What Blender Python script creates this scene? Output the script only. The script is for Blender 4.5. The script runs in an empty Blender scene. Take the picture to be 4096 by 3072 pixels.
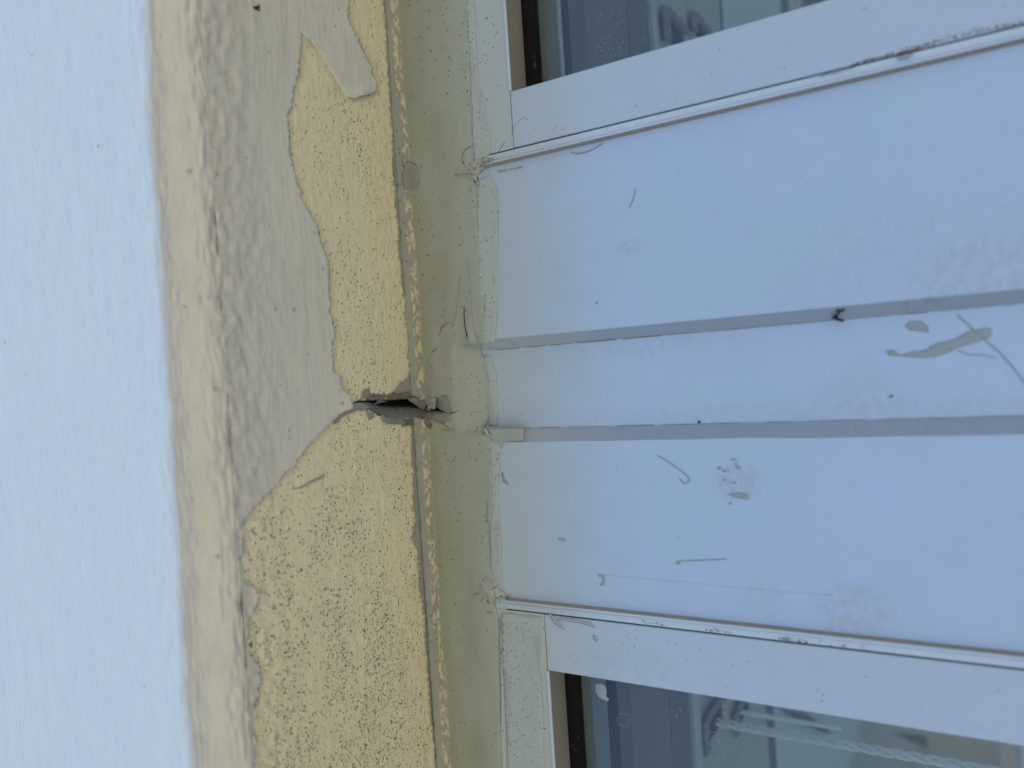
import bpy, bmesh, math, random
from mathutils import Vector, Matrix, noise as mn
from mathutils.geometry import delaunay_2d_cdt
random.seed(7)
S = bpy.context.scene; C = S.collection

# ------------------------------------------------------------------ camera
F = 3076.0                                   # focal length in photo pixels (4096 wide)
Zc = Vector((-5124, -306, -F)).normalized()  # world up seen from the camera
Xc = Vector((-.065, 1, .009)); Xc -= Zc * Xc.dot(Zc); Xc.normalize()
Yc = Zc.cross(Xc)
D = .43                                      # camera stands 43 cm in front of the frame plane
CAM = Vector((0, -D, 0))
cam = bpy.data.objects.new('camera', bpy.data.cameras.new('camera')); C.objects.link(cam)
cam.matrix_world = Matrix.Translation(CAM) @ Matrix((Xc, Yc, Zc)).to_4x4()
cam.data.sensor_width = 36; cam.data.lens = F / 4096 * 36
cam.data.clip_start = .01; cam.data.clip_end = 2000
cam.data.dof.use_dof = True; cam.data.dof.focus_distance = .53; cam.data.dof.aperture_fstop = 4.5
S.camera = cam

# ------------------------------------------------------------------ light
SUN_EL, SUN_AZ = 72, 20                     # the sun stands behind the building, its front is in open shade
w = bpy.data.worlds.new('World'); S.world = w; w.use_nodes = True
sky = w.node_tree.nodes.new('ShaderNodeTexSky'); sky.sky_type = 'NISHITA'; sky.sun_disc = False
sky.sun_elevation = math.radians(SUN_EL); sky.sun_rotation = math.radians(SUN_AZ)
sky.air_density = 1.0; sky.dust_density = .7; sky.ozone_density = 2.5
bgn = w.node_tree.nodes['Background']; bgn.inputs[1].default_value = .082
w.node_tree.links.new(sky.outputs[0], bgn.inputs[0])
sl = bpy.data.lights.new('sun', 'SUN'); sl.energy = 4.7; sl.angle = math.radians(.5); sl.color = (1, .95, .86)
sun = bpy.data.objects.new('sun', sl); C.objects.link(sun)
e, a = math.radians(SUN_EL), math.radians(SUN_AZ)
sun.rotation_euler = Vector((math.sin(a) * math.cos(e), math.cos(a) * math.cos(e), math.sin(e))).to_track_quat('Z', 'Y').to_euler()
S.view_settings.view_transform = 'Standard'; S.view_settings.look = 'None'
S.view_settings.exposure = .55; S.view_settings.gamma = 1
S.cycles.max_bounces = 8; S.cycles.diffuse_bounces = 5
try: S.cycles.use_denoising = True
except Exception: pass

# ------------------------------------------------------------------ measuring
def ray(px, py):
    u, v = (px - 2048) / F, -(py - 1536) / F
    return Vector((Xc.x * u + Xc.y * v - Xc.z, Yc.x * u + Yc.y * v - Yc.z, Zc.x * u + Zc.y * v - Zc.z))
def fr(px, py, y=0.0):                       # photo pixel -> point on the upright plane at depth y
    r = ray(px, py); return CAM + r * ((D + y) / r.y)
def hz(px, py, z):                           # photo pixel -> point on a level plane
    r = ray(px, py); return CAM + r * (z / r.z)
RC = .0075          # recess of the middle panel
ZS = .3375          # height of the soffit (its bare render)
YE = -.160          # where the soffit starts to round into the wall face
RA = .0155          # radius of that arris

# ------------------------------------------------------------------ object helpers
def thing(name, label, cat, loc=(0, 0, 0), group=None, kind=None):
    o = bpy.data.objects.new(name, None); C.objects.link(o); o.location = loc; o.empty_display_size = .05
    o['label'] = label; o['category'] = cat
    if group: o['group'] = group
    if kind: o['kind'] = kind
    return o
def tag(o, label=None, cat=None, group=None, kind=None):
    for k, v in (('label', label), ('category', cat), ('group', group), ('kind', kind)):
        if v: o[k] = v
    return o
def wl(o):
    v = Vector((0, 0, 0))
    while o: v += o.location; o = o.parent
    return v
def obj(name, bm, mats, parent=None, smooth=False, loc=None):
    me = bpy.data.meshes.new(name)
    base = wl(parent) if parent else Vector((0, 0, 0))
    off = base + (Vector(loc) if loc else Vector((0, 0, 0)))
    bmesh.ops.translate(bm, verts=bm.verts, vec=-off)
    bm.normal_update(); bm.to_mesh(me); bm.free()
    for m in (mats if isinstance(mats, (list, tuple)) else [mats]): me.materials.append(m)
    if smooth:
        for p in me.polygons: p.use_smooth = True
    o = bpy.data.objects.new(name, me); C.objects.link(o)
    if parent: o.parent = parent
    if loc: o.location = loc
    return o
def box(bm, x0, x1, y0, y1, z0, z1, bevel=0, seg=2):
    r = bmesh.ops.create_cube(bm, size=1)
    for v in r['verts']:
        v.co = Vector(((x0 + x1) / 2 + v.co.x * (x1 - x0), (y0 + y1) / 2 + v.co.y * (y1 - y0), (z0 + z1) / 2 + v.co.z * (z1 - z0)))
    if bevel:
        es = list({e for v in r['verts'] for e in v.link_edges})
        bmesh.ops.bevel(bm, geom=es, offset=bevel, segments=seg, profile=.5, affect='EDGES')
def prism(bm, prof, z0, z1, n=1):
    """extrude an (x, y) profile (open polyline) between two heights"""
    rows = []
    for k in range(n + 1):
        z = z0 + (z1 - z0) * k / n
        rows.append([bm.verts.new((x, y, z)) for x, y in prof])
    for a_, b_ in zip(rows, rows[1:]):
        for i in range(len(prof) - 1): bm.faces.new((a_[i], a_[i + 1], b_[i + 1], b_[i]))
def tube(bm, pts, r, n=6, taper=None):
    rings = []
    for i, p in enumerate(pts):
        p = Vector(p); t = (Vector(pts[min(i + 1, len(pts) - 1)]) - Vector(pts[max(i - 1, 0)])).normalized()
        a_ = t.orthogonal().normalized(); b_ = t.cross(a_)
        rr = r * (taper[i] if taper else 1)
        rings.append([bm.verts.new(p + (a_ * math.cos(2 * math.pi * k / n) + b_ * math.sin(2 * math.pi * k / n)) * rr) for k in range(n)])
    for q, s in zip(rings, rings[1:]):
        for k in range(n): bm.faces.new((q[k], q[(k + 1) % n], s[(k + 1) % n], s[k]))
    bm.faces.new(rings[0][::-1]); bm.faces.new(rings[-1])
def rag(pts, step=7, amp=2.2, closed=True, seed=0, sc=.035):
    """make a traced outline ragged the way torn paint is"""
    out = []; n = len(pts)
    for i in range(n if closed else n - 1):
        p, q = Vector(pts[i]), Vector(pts[(i + 1) % n]); L = (q - p).length; m = max(1, int(L / step))
        nrm = Vector((-(q - p).y, (q - p).x)) / max(L, 1e-6)
        for k in range(m):
            c = p.lerp(q, k / m); s3 = Vector((c.x * sc, c.y * sc, seed * 7.3))
            d = (mn.noise(s3) + .6 * mn.noise(s3 * 3.1)) * amp
            out.append(c + nrm * d)
    if not closed: out.append(Vector(pts[-1]))
    return out
def inside(p, poly):
    c = False; j = len(poly) - 1; x, y = p[0], p[1]
    for i in range(len(poly)):
        xi, yi = poly[i][0], poly[i][1]; xj, yj = poly[j][0], poly[j][1]
        if (yi > y) != (yj > y) and x < (xj - xi) * (y - yi) / (yj - yi + 1e-12) + xi: c = not c
        j = i
    return c
def sheet(outline, holes, fn, step, thick, skirt_dir, attr=None):
    """a thin film: outline and holes are polygons in photo pixels, fn lifts a pixel onto its real surface;
    rims get a skirt `thick` deep"""
    pts = [Vector((p[0], p[1])) for p in outline]; edges = [(i, (i + 1) % len(pts)) for i in range(len(pts))]
    for h in holes:
        b0 = len(pts); pts += [Vector((p[0], p[1])) for p in h]
        edges += [(b0 + i, b0 + (i + 1) % len(h)) for i in range(len(h))]
    x0 = min(p.x for p in pts); x1 = max(p.x for p in pts); y0 = min(p.y for p in pts); y1 = max(p.y for p in pts)
    y = y0 + step / 2; odd = 0
    ol = [(p[0], p[1]) for p in outline]
    while y < y1:
        x = x0 + step * (.5 if odd else 1)
        while x < x1:
            if inside((x, y), ol) and not any(inside((x, y), h) for h in holes):
                pts.append(Vector((x + random.uniform(-.2, .2) * step, y + random.uniform(-.2, .2) * step)))
            x += step
        y += step * .87; odd ^= 1
    vs, es, fs, _, _, _ = delaunay_2d_cdt(pts, edges, [], 0, 1e-4)
    bm = bmesh.new(); la = bm.verts.layers.float.new('d'); lv = []
    for v in vs:
        nv = bm.verts.new(fn(v.x, v.y)); nv[la] = attr(v.x, v.y) if attr else 0; lv.append(nv)
    for f_ in fs:
        c = sum((vs[i] for i in f_), Vector((0, 0))) / len(f_)
        if inside(c, ol) and not any(inside(c, h) for h in holes):
            try: bm.faces.new([lv[i] for i in f_])
            except ValueError: pass
    bmesh.ops.delete(bm, geom=[v for v in bm.verts if not v.link_faces], context='VERTS')
    bm.normal_update()
    for f_ in bm.faces:                       # face the camera
        if f_.normal.dot(CAM - f_.calc_center_median()) < 0: f_.normal_flip()
    if thick:
        be = [e_ for e_ in bm.edges if len(e_.link_faces) == 1]
        r = bmesh.ops.extrude_edge_only(bm, edges=be)
        for v in [g for g in r['geom'] if isinstance(g, bmesh.types.BMVert)]: v.co += skirt_dir(v.co) * thick
    return bm

# ------------------------------------------------------------------ material helpers
class M:
    def __init__(s, name, rough=.6, spec=.5):
        s.m = bpy.data.materials.new(name); s.m.use_nodes = True; s.t = s.m.node_tree
        s.b = s.t.nodes['Principled BSDF']; s.b.inputs['Roughness'].default_value = rough
        s.b.inputs['Specular IOR Level'].default_value = spec
        s.g = s.t.nodes.new('ShaderNodeNewGeometry'); s.pos = s.g.outputs['Position']
    def L(s, a_, b_):
        if isinstance(a_, (int, float)): b_.default_value = a_
        elif isinstance(a_, tuple): b_.default_value = (*a_, 1) if len(a_) == 3 and b_.type == 'RGBA' else a_
        else: s.t.links.new(a_, b_)
    def vec(s, sc=(1, 1, 1), loc=(0, 0, 0)):
        n = s.t.nodes.new('ShaderNodeMapping'); n.inputs['Scale'].default_value = sc; n.inputs['Location'].default_value = loc
        s.L(s.pos, n.inputs[0]); return n.outputs[0]
    def noise(s, scale, detail=3, sc=(1, 1, 1), loc=(0, 0, 0), rough=.5):
        n = s.t.nodes.new('ShaderNodeTexNoise'); n.inputs['Scale'].default_value = scale; n.inputs['Detail'].default_value = detail
        n.inputs['Roughness'].default_value = rough; s.L(s.vec(sc, loc), n.inputs['Vector']); return n.outputs['Fac']
    def math(s, op, a_, b_=0, clamp=False):
        n = s.t.nodes.new('ShaderNodeMath'); n.operation = op; n.use_clamp = clamp; s.L(a_, n.inputs[0]); s.L(b_, n.inputs[1]); return n.outputs[0]
    def step(s, v, lo, hi):
        n = s.t.nodes.new('ShaderNodeMapRange'); n.interpolation_type = 'SMOOTHSTEP'
        s.L(v, n.inputs[0]); s.L(lo, n.inputs[1]); s.L(hi, n.inputs[2]); return n.outputs[0]
    def mix(s, f_, a_, b_):
        n = s.t.nodes.new('ShaderNodeMix'); n.data_type = 'RGBA'
        s.L(f_, n.inputs[0]); s.L(a_, n.inputs[6]); s.L(b_, n.inputs[7]); return n.outputs[2]
    def sep(s):
        n = s.t.nodes.new('ShaderNodeSeparateXYZ'); s.L(s.pos, n.inputs[0]); return n.outputs
    def attr(s, name='d'):
        n = s.t.nodes.new('ShaderNodeAttribute'); n.attribute_name = name; return n.outputs['Fac']
    def specks(s, scale, keep, size, sc=(1, 1, 1), loc=(0, 0, 0), warp=.35):
        """scattered small spots: keep = share of cells that hold one (socket or number), size = radius in cells"""
        v = s.vec(sc, loc)
        nz = s.t.nodes.new('ShaderNodeTexNoise'); nz.inputs['Scale'].default_value = scale * 1.6; s.L(v, nz.inputs['Vector'])
        sub = s.t.nodes.new('ShaderNodeVectorMath'); sub.operation = 'MULTIPLY_ADD'
        s.t.links.new(nz.outputs['Color'], sub.inputs[0]); sub.inputs[1].default_value = (warp / scale,) * 3; s.t.links.new(v, sub.inputs[2])
        n = s.t.nodes.new('ShaderNodeTexVoronoi'); n.inputs['Scale'].default_value = scale; s.t.links.new(sub.outputs[0], n.inputs['Vector'])
        sp = s.t.nodes.new('ShaderNodeSeparateColor'); s.t.links.new(n.outputs['Color'], sp.inputs[0])
        r = s.math('MULTIPLY', s.math('ADD', s.math('MULTIPLY', sp.outputs[1], sp.outputs[1]), .25), size)
        hit = s.math('SUBTRACT', 1, s.step(n.outputs['Distance'], s.math('MULTIPLY', r, .6), r))
        on = s.math('LESS_THAN', sp.outputs[0], keep)
        return s.math('MULTIPLY', hit, on)
    def blob(s, c, rad, n_, edge=.5, sc=(1, 1, 1)):
        """soft smudge of radius rad round point c, broken up by noise socket n_"""
        v = s.t.nodes.new('ShaderNodeVectorMath'); v.operation = 'SUBTRACT'; s.L(s.pos, v.inputs[0]); v.inputs[1].default_value = c
        m2 = s.t.nodes.new('ShaderNodeVectorMath'); m2.operation = 'MULTIPLY'; s.t.links.new(v.outputs[0], m2.inputs[0]); m2.inputs[1].default_value = sc
        l = s.t.nodes.new('ShaderNodeVectorMath'); l.operation = 'LENGTH'; s.t.links.new(m2.outputs[0], l.inputs[0])
        f_ = s.math('SUBTRACT', 1, s.step(l.outputs['Value'], rad * edge, rad))
        return s.math('MULTIPLY', f_, n_)
    def bump(s, h, strength=.5, dist=.001, prev=None):
        n = s.t.nodes.new('ShaderNodeBump'); n.inputs['Strength'].default_value = strength; n.inputs['Distance'].default_value = dist
        s.L(h, n.inputs['Height'])
        if prev: s.t.links.new(prev, n.inputs['Normal'])
        return n.outputs[0]
    def done(s, col, normal=None, rough=None):
        s.L(col, s.b.inputs['Base Color'])
        if normal is not None: s.t.links.new(normal, s.b.inputs['Normal'])
        if rough is not None: s.L(rough, s.b.inputs['Roughness'])
        return s.m
def srgb(r, g, b):
    f_ = lambda c: (c / 255 / 12.92) if c / 255 <= .04045 else ((c / 255 + .055) / 1.055) ** 2.4
    return (f_(r), f_(g), f_(b))
def flat(name, c, rough=.6, spec=.4, n=60, amt=.12):
    m = M(name, rough, spec); k = m.noise(n, 4); d = tuple(x * (1 - amt) for x in c)
    return m.done(m.mix(k, d, c), m.bump(m.noise(n * 8, 2), .15, .0005))

# cool white paint of the outer wall face, rolled on, strokes running along the wall
m = M('white_wall_paint', .75, .2)
n1 = m.noise(330, 4, (.4, 1, .8)); n2 = m.noise(120, 2, (.4, 1, .8)); n3 = m.noise(700, 2, (.5, 1, 1))
sx, sy, szz = m.sep(); WT = m.math('SUBTRACT', 1, m.attr())
c = m.mix(m.noise(14, 3), (.64, .79, .97), (.70, .84, .99))
c = m.mix(m.math('MULTIPLY', m.step(n1, .60, .72), .25), c, (.60, .64, .70))
c = m.mix(m.specks(90, .05, .3), c, (.45, .40, .34))
fe = m.math('ADD', WT, m.math('MULTIPLY', m.math('SUBTRACT', m.noise(70, 4, (.4, 1, 1)), .5), .6))
c = m.mix(m.math('SUBTRACT', 1, m.step(fe, .0, .75)), c, (.56, .58, .56))
c = m.mix(m.specks(60, .03, .16, loc=(3, 1, 2)), c, (.12, .10, .09))
h = m.math('ADD', m.math('MULTIPLY', n1, .7), m.math('ADD', m.math('MULTIPLY', n2, .45), m.math('MULTIPLY', n3, .4)))
WHITE = m.done(c, m.bump(h, .6, .0012))

# greige top coat on the soffit
m = M('greige_top_coat', .6, .3)
n1 = m.noise(150, 3, (.35, 1, 1)); n2 = m.noise(45, 2, (.4, 1, 1)); n4 = m.noise(330, 2, (.25, 1, 1))
c = m.mix(m.noise(22, 4), (.565, .55, .455), (.63, .615, .515))
c = m.mix(m.math('MULTIPLY', m.step(n1, .62, .75), .25), c, (.43, .41, .35))
dst = m.attr()
c = m.mix(m.math('MULTIPLY', m.math('MULTIPLY', m.step(dst, .55, 1), m.step(m.noise(95, 4, (.55, 1, 1), loc=(6, 6, 6)), .44, .66)), .3), c, (.40, .365, .29))
c = m.mix(m.math('MULTIPLY', m.step(dst, .1, .9), .5), c, (.53, .51, .44))
c = m.mix(m.math('MULTIPLY', m.specks(230, .10, .34), .6), c, (.26, .25, .22))
c = m.mix(m.math('MULTIPLY', m.step(m.noise(36, 5, loc=(4, 2, 1)), .60, .75), .25), c, (.36, .35, .31))
h = m.math('ADD', m.math('MULTIPLY', n1, .7), m.math('ADD', n2, m.math('MULTIPLY', n4, .35)))
GREIGE = m.done(c, m.bump(h, .6, .0018))

# yellow undercoat, pitted
m = M('yellow_undercoat', .8, .15)
X_, Y_, Z_ = m.sep()
c = m.mix(m.noise(40, 5), (.645, .58, .375), (.75, .675, .445))
c = m.mix(m.math('MULTIPLY', m.noise(240, 3, (.4, 1, 1)), .28), c, (.76, .70, .49))
clus = m.noise(48, 3, (.6, 1, 1), loc=(2, 5, 0))
lowx = m.step(X_, -.02, -.17); lowx = m.math('SUBTRACT', 1, m.step(X_, -.19, -.01))
dens = m.math('ADD', m.math('MULTIPLY', m.step(clus, .32, .64), m.math('ADD', m.math('MULTIPLY', lowx, .40), .30)), m.math('MULTIPLY', lowx, .14))
dens = m.math('MULTIPLY', dens, m.math('SUBTRACT', 1.15, m.math('MULTIPLY', m.step(Y_, -.05, .0), .55)))
pit = m.specks(1050, m.math('MULTIPLY', dens, 1.15), .50, (.7, 1, 1), warp=.5)
pit2 = m.specks(330, m.math('MULTIPLY', dens, .09), .26, (.6, 1, 1), loc=(7, 3, 1), warp=.8)
gr = m.math('MULTIPLY', m.step(clus, .58, .74), m.step(m.noise(160, 5, rough=.65), .50, .62))
c = m.mix(m.math('MULTIPLY', gr, m.math('ADD', m.math('MULTIPLY', lowx, .28), .16)), c, (.28, .26, .24))
edge = m.attr()
c = m.mix(m.math('MULTIPLY', m.step(edge, .0, 1.0), .5), c, (.50, .41, .25))
pm = m.math('MAXIMUM', pit, pit2)
c = m.mix(m.math('MULTIPLY', pm, .92), c, (.075, .072, .075))
h = m.math('ADD', m.noise(230, 4, (.62, 1, 1)), m.math('MULTIPLY', m.noise(650, 2, (.8, 1, 1)), .35))
h = m.math('SUBTRACT', h, m.math('MULTIPLY', pm, .8))
YELLOW = m.done(c, m.bump(h, .9, .0014))

# bare grey render
m = M('grey_render', .9, .1)
c = m.mix(m.noise(70, 6, rough=.65), (.29, .285, .26), (.38, .375, .34))
c = m.mix(m.math('MULTIPLY', m.specks(500, .3, .4), .5), c, (.32, .28, .20))
RENDER = m.done(c, m.bump(m.noise(500, 5, rough=.7), .7, .0010))

# smooth filler in the broken joint
m = M('smooth_filler', .55, .35)
c = m.mix(m.noise(90, 5), (.20, .205, .185), (.27, .275, .25))
c = m.mix(m.math('MULTIPLY', m.step(m.noise(220, 4, loc=(1, 1, 4)), .62, .7), .5), c, (.34, .30, .21))
FILLER = m.done(c, m.bump(m.noise(120, 4), .35, .001))

# crumbly mortar
m = M('crumbly_mortar', .95, .05)
c = m.mix(m.noise(900, 4, rough=.7), (.06, .055, .045), (.32, .29, .22))
MORTAR = m.done(c, m.bump(m.noise(900, 3), .9, .001))

# greenish paint over the head joint; 'd' runs 0 at the soffit corner to 1 at its lower rim
m = M('greenish_joint_paint', .42, .45)
d = m.attr()
c = m.mix(m.noise(30, 5), (.235, .258, .202), (.28, .305, .242))
c = m.mix(m.math('MULTIPLY', m.step(m.noise(55, 5, (.35, 1, 1), loc=(3, 0, 9)), .5, .68), .35), c, (.215, .215, .16))
c = m.mix(m.math('MULTIPLY', m.step(d, .5, .95), .55), c, (.30, .345, .325))
# line of yellow residue beside the corner
wob = m.math('ADD', d, m.math('MULTIPLY', m.math('SUBTRACT', m.noise(25, 3), .5), .05))
band = m.math('MULTIPLY', m.step(wob, .085, .11), m.math('SUBTRACT', 1, m.step(wob, .17, .21)))
res = m.math('MULTIPLY', band, m.step(m.noise(300, 5, (.5, 1, 1), rough=.7), .49, .55))
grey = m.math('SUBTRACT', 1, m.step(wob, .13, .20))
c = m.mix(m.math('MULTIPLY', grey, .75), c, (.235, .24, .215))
c = m.mix(m.math('MULTIPLY', res, .85), c, (.54, .46, .29))
sp = m.specks(560, m.math('MULTIPLY', m.step(m.noise(26, 4, loc=(5, 1, 0)), .35, .72), m.math('ADD', m.math('MULTIPLY', m.step(d, .45, 1.0), .55), .28)), .42, warp=.7)
c = m.mix(m.math('MULTIPLY', sp, .85), c, (.07, .07, .065))
sm = m.step(m.noise(70, 5, (.7, 1, 1), loc=(8, 8, 8)), .62, .74)
c = m.mix(m.math('MULTIPLY', sm, .3), c, (.18, .175, .15))
h = m.math('ADD', m.math('MULTIPLY', m.noise(40, 3), .8), m.math('MULTIPLY', m.noise(420, 2), .12))
GREEN = m.done(c, m.bump(m.math('ADD', h, m.math('MULTIPLY', res, .3)), .35, .0012))

# white powder-coated profiles, hazy and flecked; film of paint near the head joint
def white_profile(name, base, seed, film=0.0, speck=.05, smudges=()):
    m = M(name, .32, .5)
    X_, Y_, Z_ = m.sep()
    k = m.noise(9, 4, loc=(seed, 0, 0)); f2 = m.noise(34, 5, (1, 1, .7), loc=(seed, 3, 0), rough=.6)
    c = m.mix(k, (base[0] * .97, base[1] * 1.02, base[2] * .92), (base[0], base[1] * .97, min(1, base[2] * 1.04)))
    c = m.mix(m.math('MULTIPLY', m.step(f2, .56, .78), .22), c, tuple(x * y for x, y in zip(base, (.86, .84, .80))))
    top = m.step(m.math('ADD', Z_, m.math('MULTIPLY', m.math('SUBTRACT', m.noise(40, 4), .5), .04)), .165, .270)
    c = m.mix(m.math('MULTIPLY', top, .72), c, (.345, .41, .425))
    if film:
        c = m.mix(film, c, (.40, .43, .41))
    for ctr, rad, amt, sc, col in smudges:
        nz = m.step(m.noise(230, 5, (.8, 1, 1), loc=(seed, 1, 5), rough=.7), .34, .74)
        c = m.mix(m.math('MULTIPLY', m.blob(ctr, rad, nz, .45, sc), amt), c, col)
    scr = m.math('MULTIPLY', m.step(m.noise(45, 5, (7, 1, .35), loc=(seed, 2, 2), rough=.75), .63, .70), m.step(m.noise(15, 3, loc=(seed, 9, 2)), .48, .62))
    c = m.mix(m.math('MULTIPLY', scr, .22), c, (.30, .35, .42))
    sc2 = m.math('MULTIPLY', m.step(m.noise(60, 4, (.35, 1, 5), loc=(seed, 4, 4), rough=.7), .66, .72), m.step(m.noise(17, 3, loc=(seed, 1, 7)), .5, .62))
    c = m.mix(m.math('MULTIPLY', sc2, .16), c, (.75, .80, .90))
    sp = m.specks(560, m.math('MULTIPLY', m.step(m.noise(30, 4, loc=(seed, 6, 0)), .35, .7), m.math('ADD', speck * .5, m.math('MULTIPLY', m.step(Z_, .235, .272), .45 + speck))), .36, loc=(seed, 0, 0), warp=.7)
    s2 = m.specks(85, speck * 1.1, .11, (.8, 1, .5), loc=(0, seed, 0), warp=.9)
    c = m.mix(m.math('MULTIPLY', m.math('MAXIMUM', sp, s2), .8), c, (.085, .085, .09))
    hh = m.math('ADD', m.noise(12, 2), m.math('MULTIPLY', m.noise(700, 2), .03))
    return m.done(c, m.bump(hh, .12, .002), m.math('ADD', m.math('MULTIPLY', f2, .25), .22))
PB = (.40, .565, .87)
def P(px, py): return tuple(fr(px, py))
DUST = (.34, .44, .585)
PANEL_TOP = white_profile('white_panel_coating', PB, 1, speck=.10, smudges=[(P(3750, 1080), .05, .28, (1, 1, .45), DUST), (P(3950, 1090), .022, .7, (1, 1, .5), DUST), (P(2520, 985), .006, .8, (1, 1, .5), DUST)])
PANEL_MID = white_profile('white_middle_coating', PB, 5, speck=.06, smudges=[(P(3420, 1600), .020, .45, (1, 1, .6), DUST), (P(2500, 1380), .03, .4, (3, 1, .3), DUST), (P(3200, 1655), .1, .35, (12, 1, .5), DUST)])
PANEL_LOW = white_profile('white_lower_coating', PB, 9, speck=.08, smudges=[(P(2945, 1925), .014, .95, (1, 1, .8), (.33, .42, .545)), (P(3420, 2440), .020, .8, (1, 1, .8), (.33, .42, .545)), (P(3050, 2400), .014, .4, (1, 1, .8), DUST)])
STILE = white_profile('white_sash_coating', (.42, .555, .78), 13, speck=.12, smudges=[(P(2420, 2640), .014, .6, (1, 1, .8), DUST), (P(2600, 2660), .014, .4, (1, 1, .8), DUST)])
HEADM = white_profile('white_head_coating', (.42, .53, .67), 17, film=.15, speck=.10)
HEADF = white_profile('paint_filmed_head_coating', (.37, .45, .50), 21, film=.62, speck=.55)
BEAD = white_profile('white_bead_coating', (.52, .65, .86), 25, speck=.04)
BEVEL = white_profile('shaded_bevel_coating', (.28, .36, .50), 29, speck=.55)  # greyer base paints in the shade of the inclined faces
m = M('paint_overlap_film', .5, .4)
d = m.attr()
c = m.mix(m.noise(60, 4, (.4, 1, 1)), (.32, .375, .375), (.37, .43, .45))
c = m.mix(m.math('MULTIPLY', m.specks(560, .38, .36, warp=.7), .8), c, (.10, .10, .095))
c = m.mix(m.math('MULTIPLY', m.step(m.noise(110, 5, (.3, 1, 1), loc=(4, 4, 0)), .55, .68), .45), c, (.27, .30, .285))
OVER = m.done(c, m.bump(m.noise(90, 4, (.3, 1, 1)), .5, .0012))
m = M('smeared_sealant', .5, .35)
c = m.mix(m.noise(120, 5, rough=.65), (.26, .33, .41), (.31, .39, .47))
SMEAR = m.done(c, m.bump(m.noise(300, 3), .3, .0006))
m = M('brown_grime', .9, .1)
c = m.mix(m.noise(800, 4, rough=.7), (.08, .06, .05), (.28, .24, .21))
GRIME = m.done(c, m.bump(m.noise(1200, 3), .8, .0008))
m = M('grey_dust_grime', .9, .1)
c = m.mix(m.noise(500, 4, rough=.7), (.10, .10, .10), (.28, .28, .26))
DUSTM = m.done(c, m.bump(m.noise(900, 3), .8, .0006))
REVEAL = flat('beige_reveal_coating', (.26, .25, .205), .5, .3, 40, .2)
m = M('black_rubber', .85, .1)
k = m.step(m.noise(330, 5, (.35, 1, 1), rough=.7), .60, .68)
X_, Y_, Z_ = m.sep()
c = m.mix(m.math('MULTIPLY', k, m.step(m.noise(30, 2), .5, .62)), (.008, .008, .009), (.20, .19, .17))
RUBBER = m.done(c, m.bump(m.noise(400, 4), .5, .001))
DARK = flat('gap_shade', (.02, .02, .022), .9, .1)  # near-black puts the shade of gaps and throat into the colour
HAIR = flat('brown_fibre', (.27, .275, .30), .7, .2)
PALEHAIR = flat('pale_fibre', (.36, .38, .42), .6, .3)
BLACKF = flat('black_fleck', (.012, .013, .02), .35, .5)
# glass
gm = bpy.data.materials.new('window_glass'); gm.use_nodes = True; t = gm.node_tree
for n_ in list(t.nodes): t.nodes.remove(n_)
out = t.nodes.new('ShaderNodeOutputMaterial'); tr = t.nodes.new('ShaderNodeBsdfTransparent'); tr.inputs[0].default_value = (.80, .89, .94, 1)
gl = t.nodes.new('ShaderNodeBsdfGlossy'); gl.inputs['Roughness'].default_value = .02
fz = t.nodes.new('ShaderNodeFresnel'); fz.inputs[0].default_value = 1.5
mx = t.nodes.new('ShaderNodeMixShader'); t.links.new(fz.outputs[0], mx.inputs[0]); t.links.new(tr.outputs[0], mx.inputs[1]); t.links.new(gl.outputs[0], mx.inputs[2])
df = t.nodes.new('ShaderNodeBsdfDiffuse'); df.inputs[0].default_value = (.6, .62, .62, 1)
ge = t.nodes.new('ShaderNodeNewGeometry'); vo = t.nodes.new('ShaderNodeTexVoronoi'); vo.inputs['Scale'].default_value = 420; t.links.new(ge.outputs['Position'], vo.inputs['Vector'])
mr = t.nodes.new('ShaderNodeMapRange'); mr.inputs[1].default_value = .10; mr.inputs[2].default_value = .16; mr.inputs[3].default_value = .5; mr.inputs[4].default_value = 0
t.links.new(vo.outputs['Distance'], mr.inputs[0])
nz = t.nodes.new('ShaderNodeTexNoise'); nz.inputs['Scale'].default_value = 18; nz.inputs['Detail'].default_value = 5; t.links.new(ge.outputs['Position'], nz.inputs['Vector'])
sz = t.nodes.new('ShaderNodeSeparateXYZ'); t.links.new(ge.outputs['Position'], sz.inputs[0])
ml = t.nodes.new('ShaderNodeMath'); ml.operation = 'MULTIPLY'; t.links.new(mr.outputs[0], ml.inputs[0])
ms = t.nodes.new('ShaderNodeMapRange'); ms.inputs[1].default_value = .45; ms.inputs[2].default_value = .65; t.links.new(nz.outputs['Fac'], ms.inputs[0]); t.links.new(ms.outputs[0], ml.inputs[1])
ad = t.nodes.new('ShaderNodeMath'); ad.operation = 'ADD'; ad.inputs[1].default_value = .04; t.links.new(ml.outputs[0], ad.inputs[0])
m2 = t.nodes.new('ShaderNodeMixShader'); t.links.new(ad.outputs[0], m2.inputs[0]); t.links.new(mx.outputs[0], m2.inputs[1]); t.links.new(df.outputs[0], m2.inputs[2])
t.links.new(m2.outputs[0], out.inputs[0]); GLASS = gm

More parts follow.
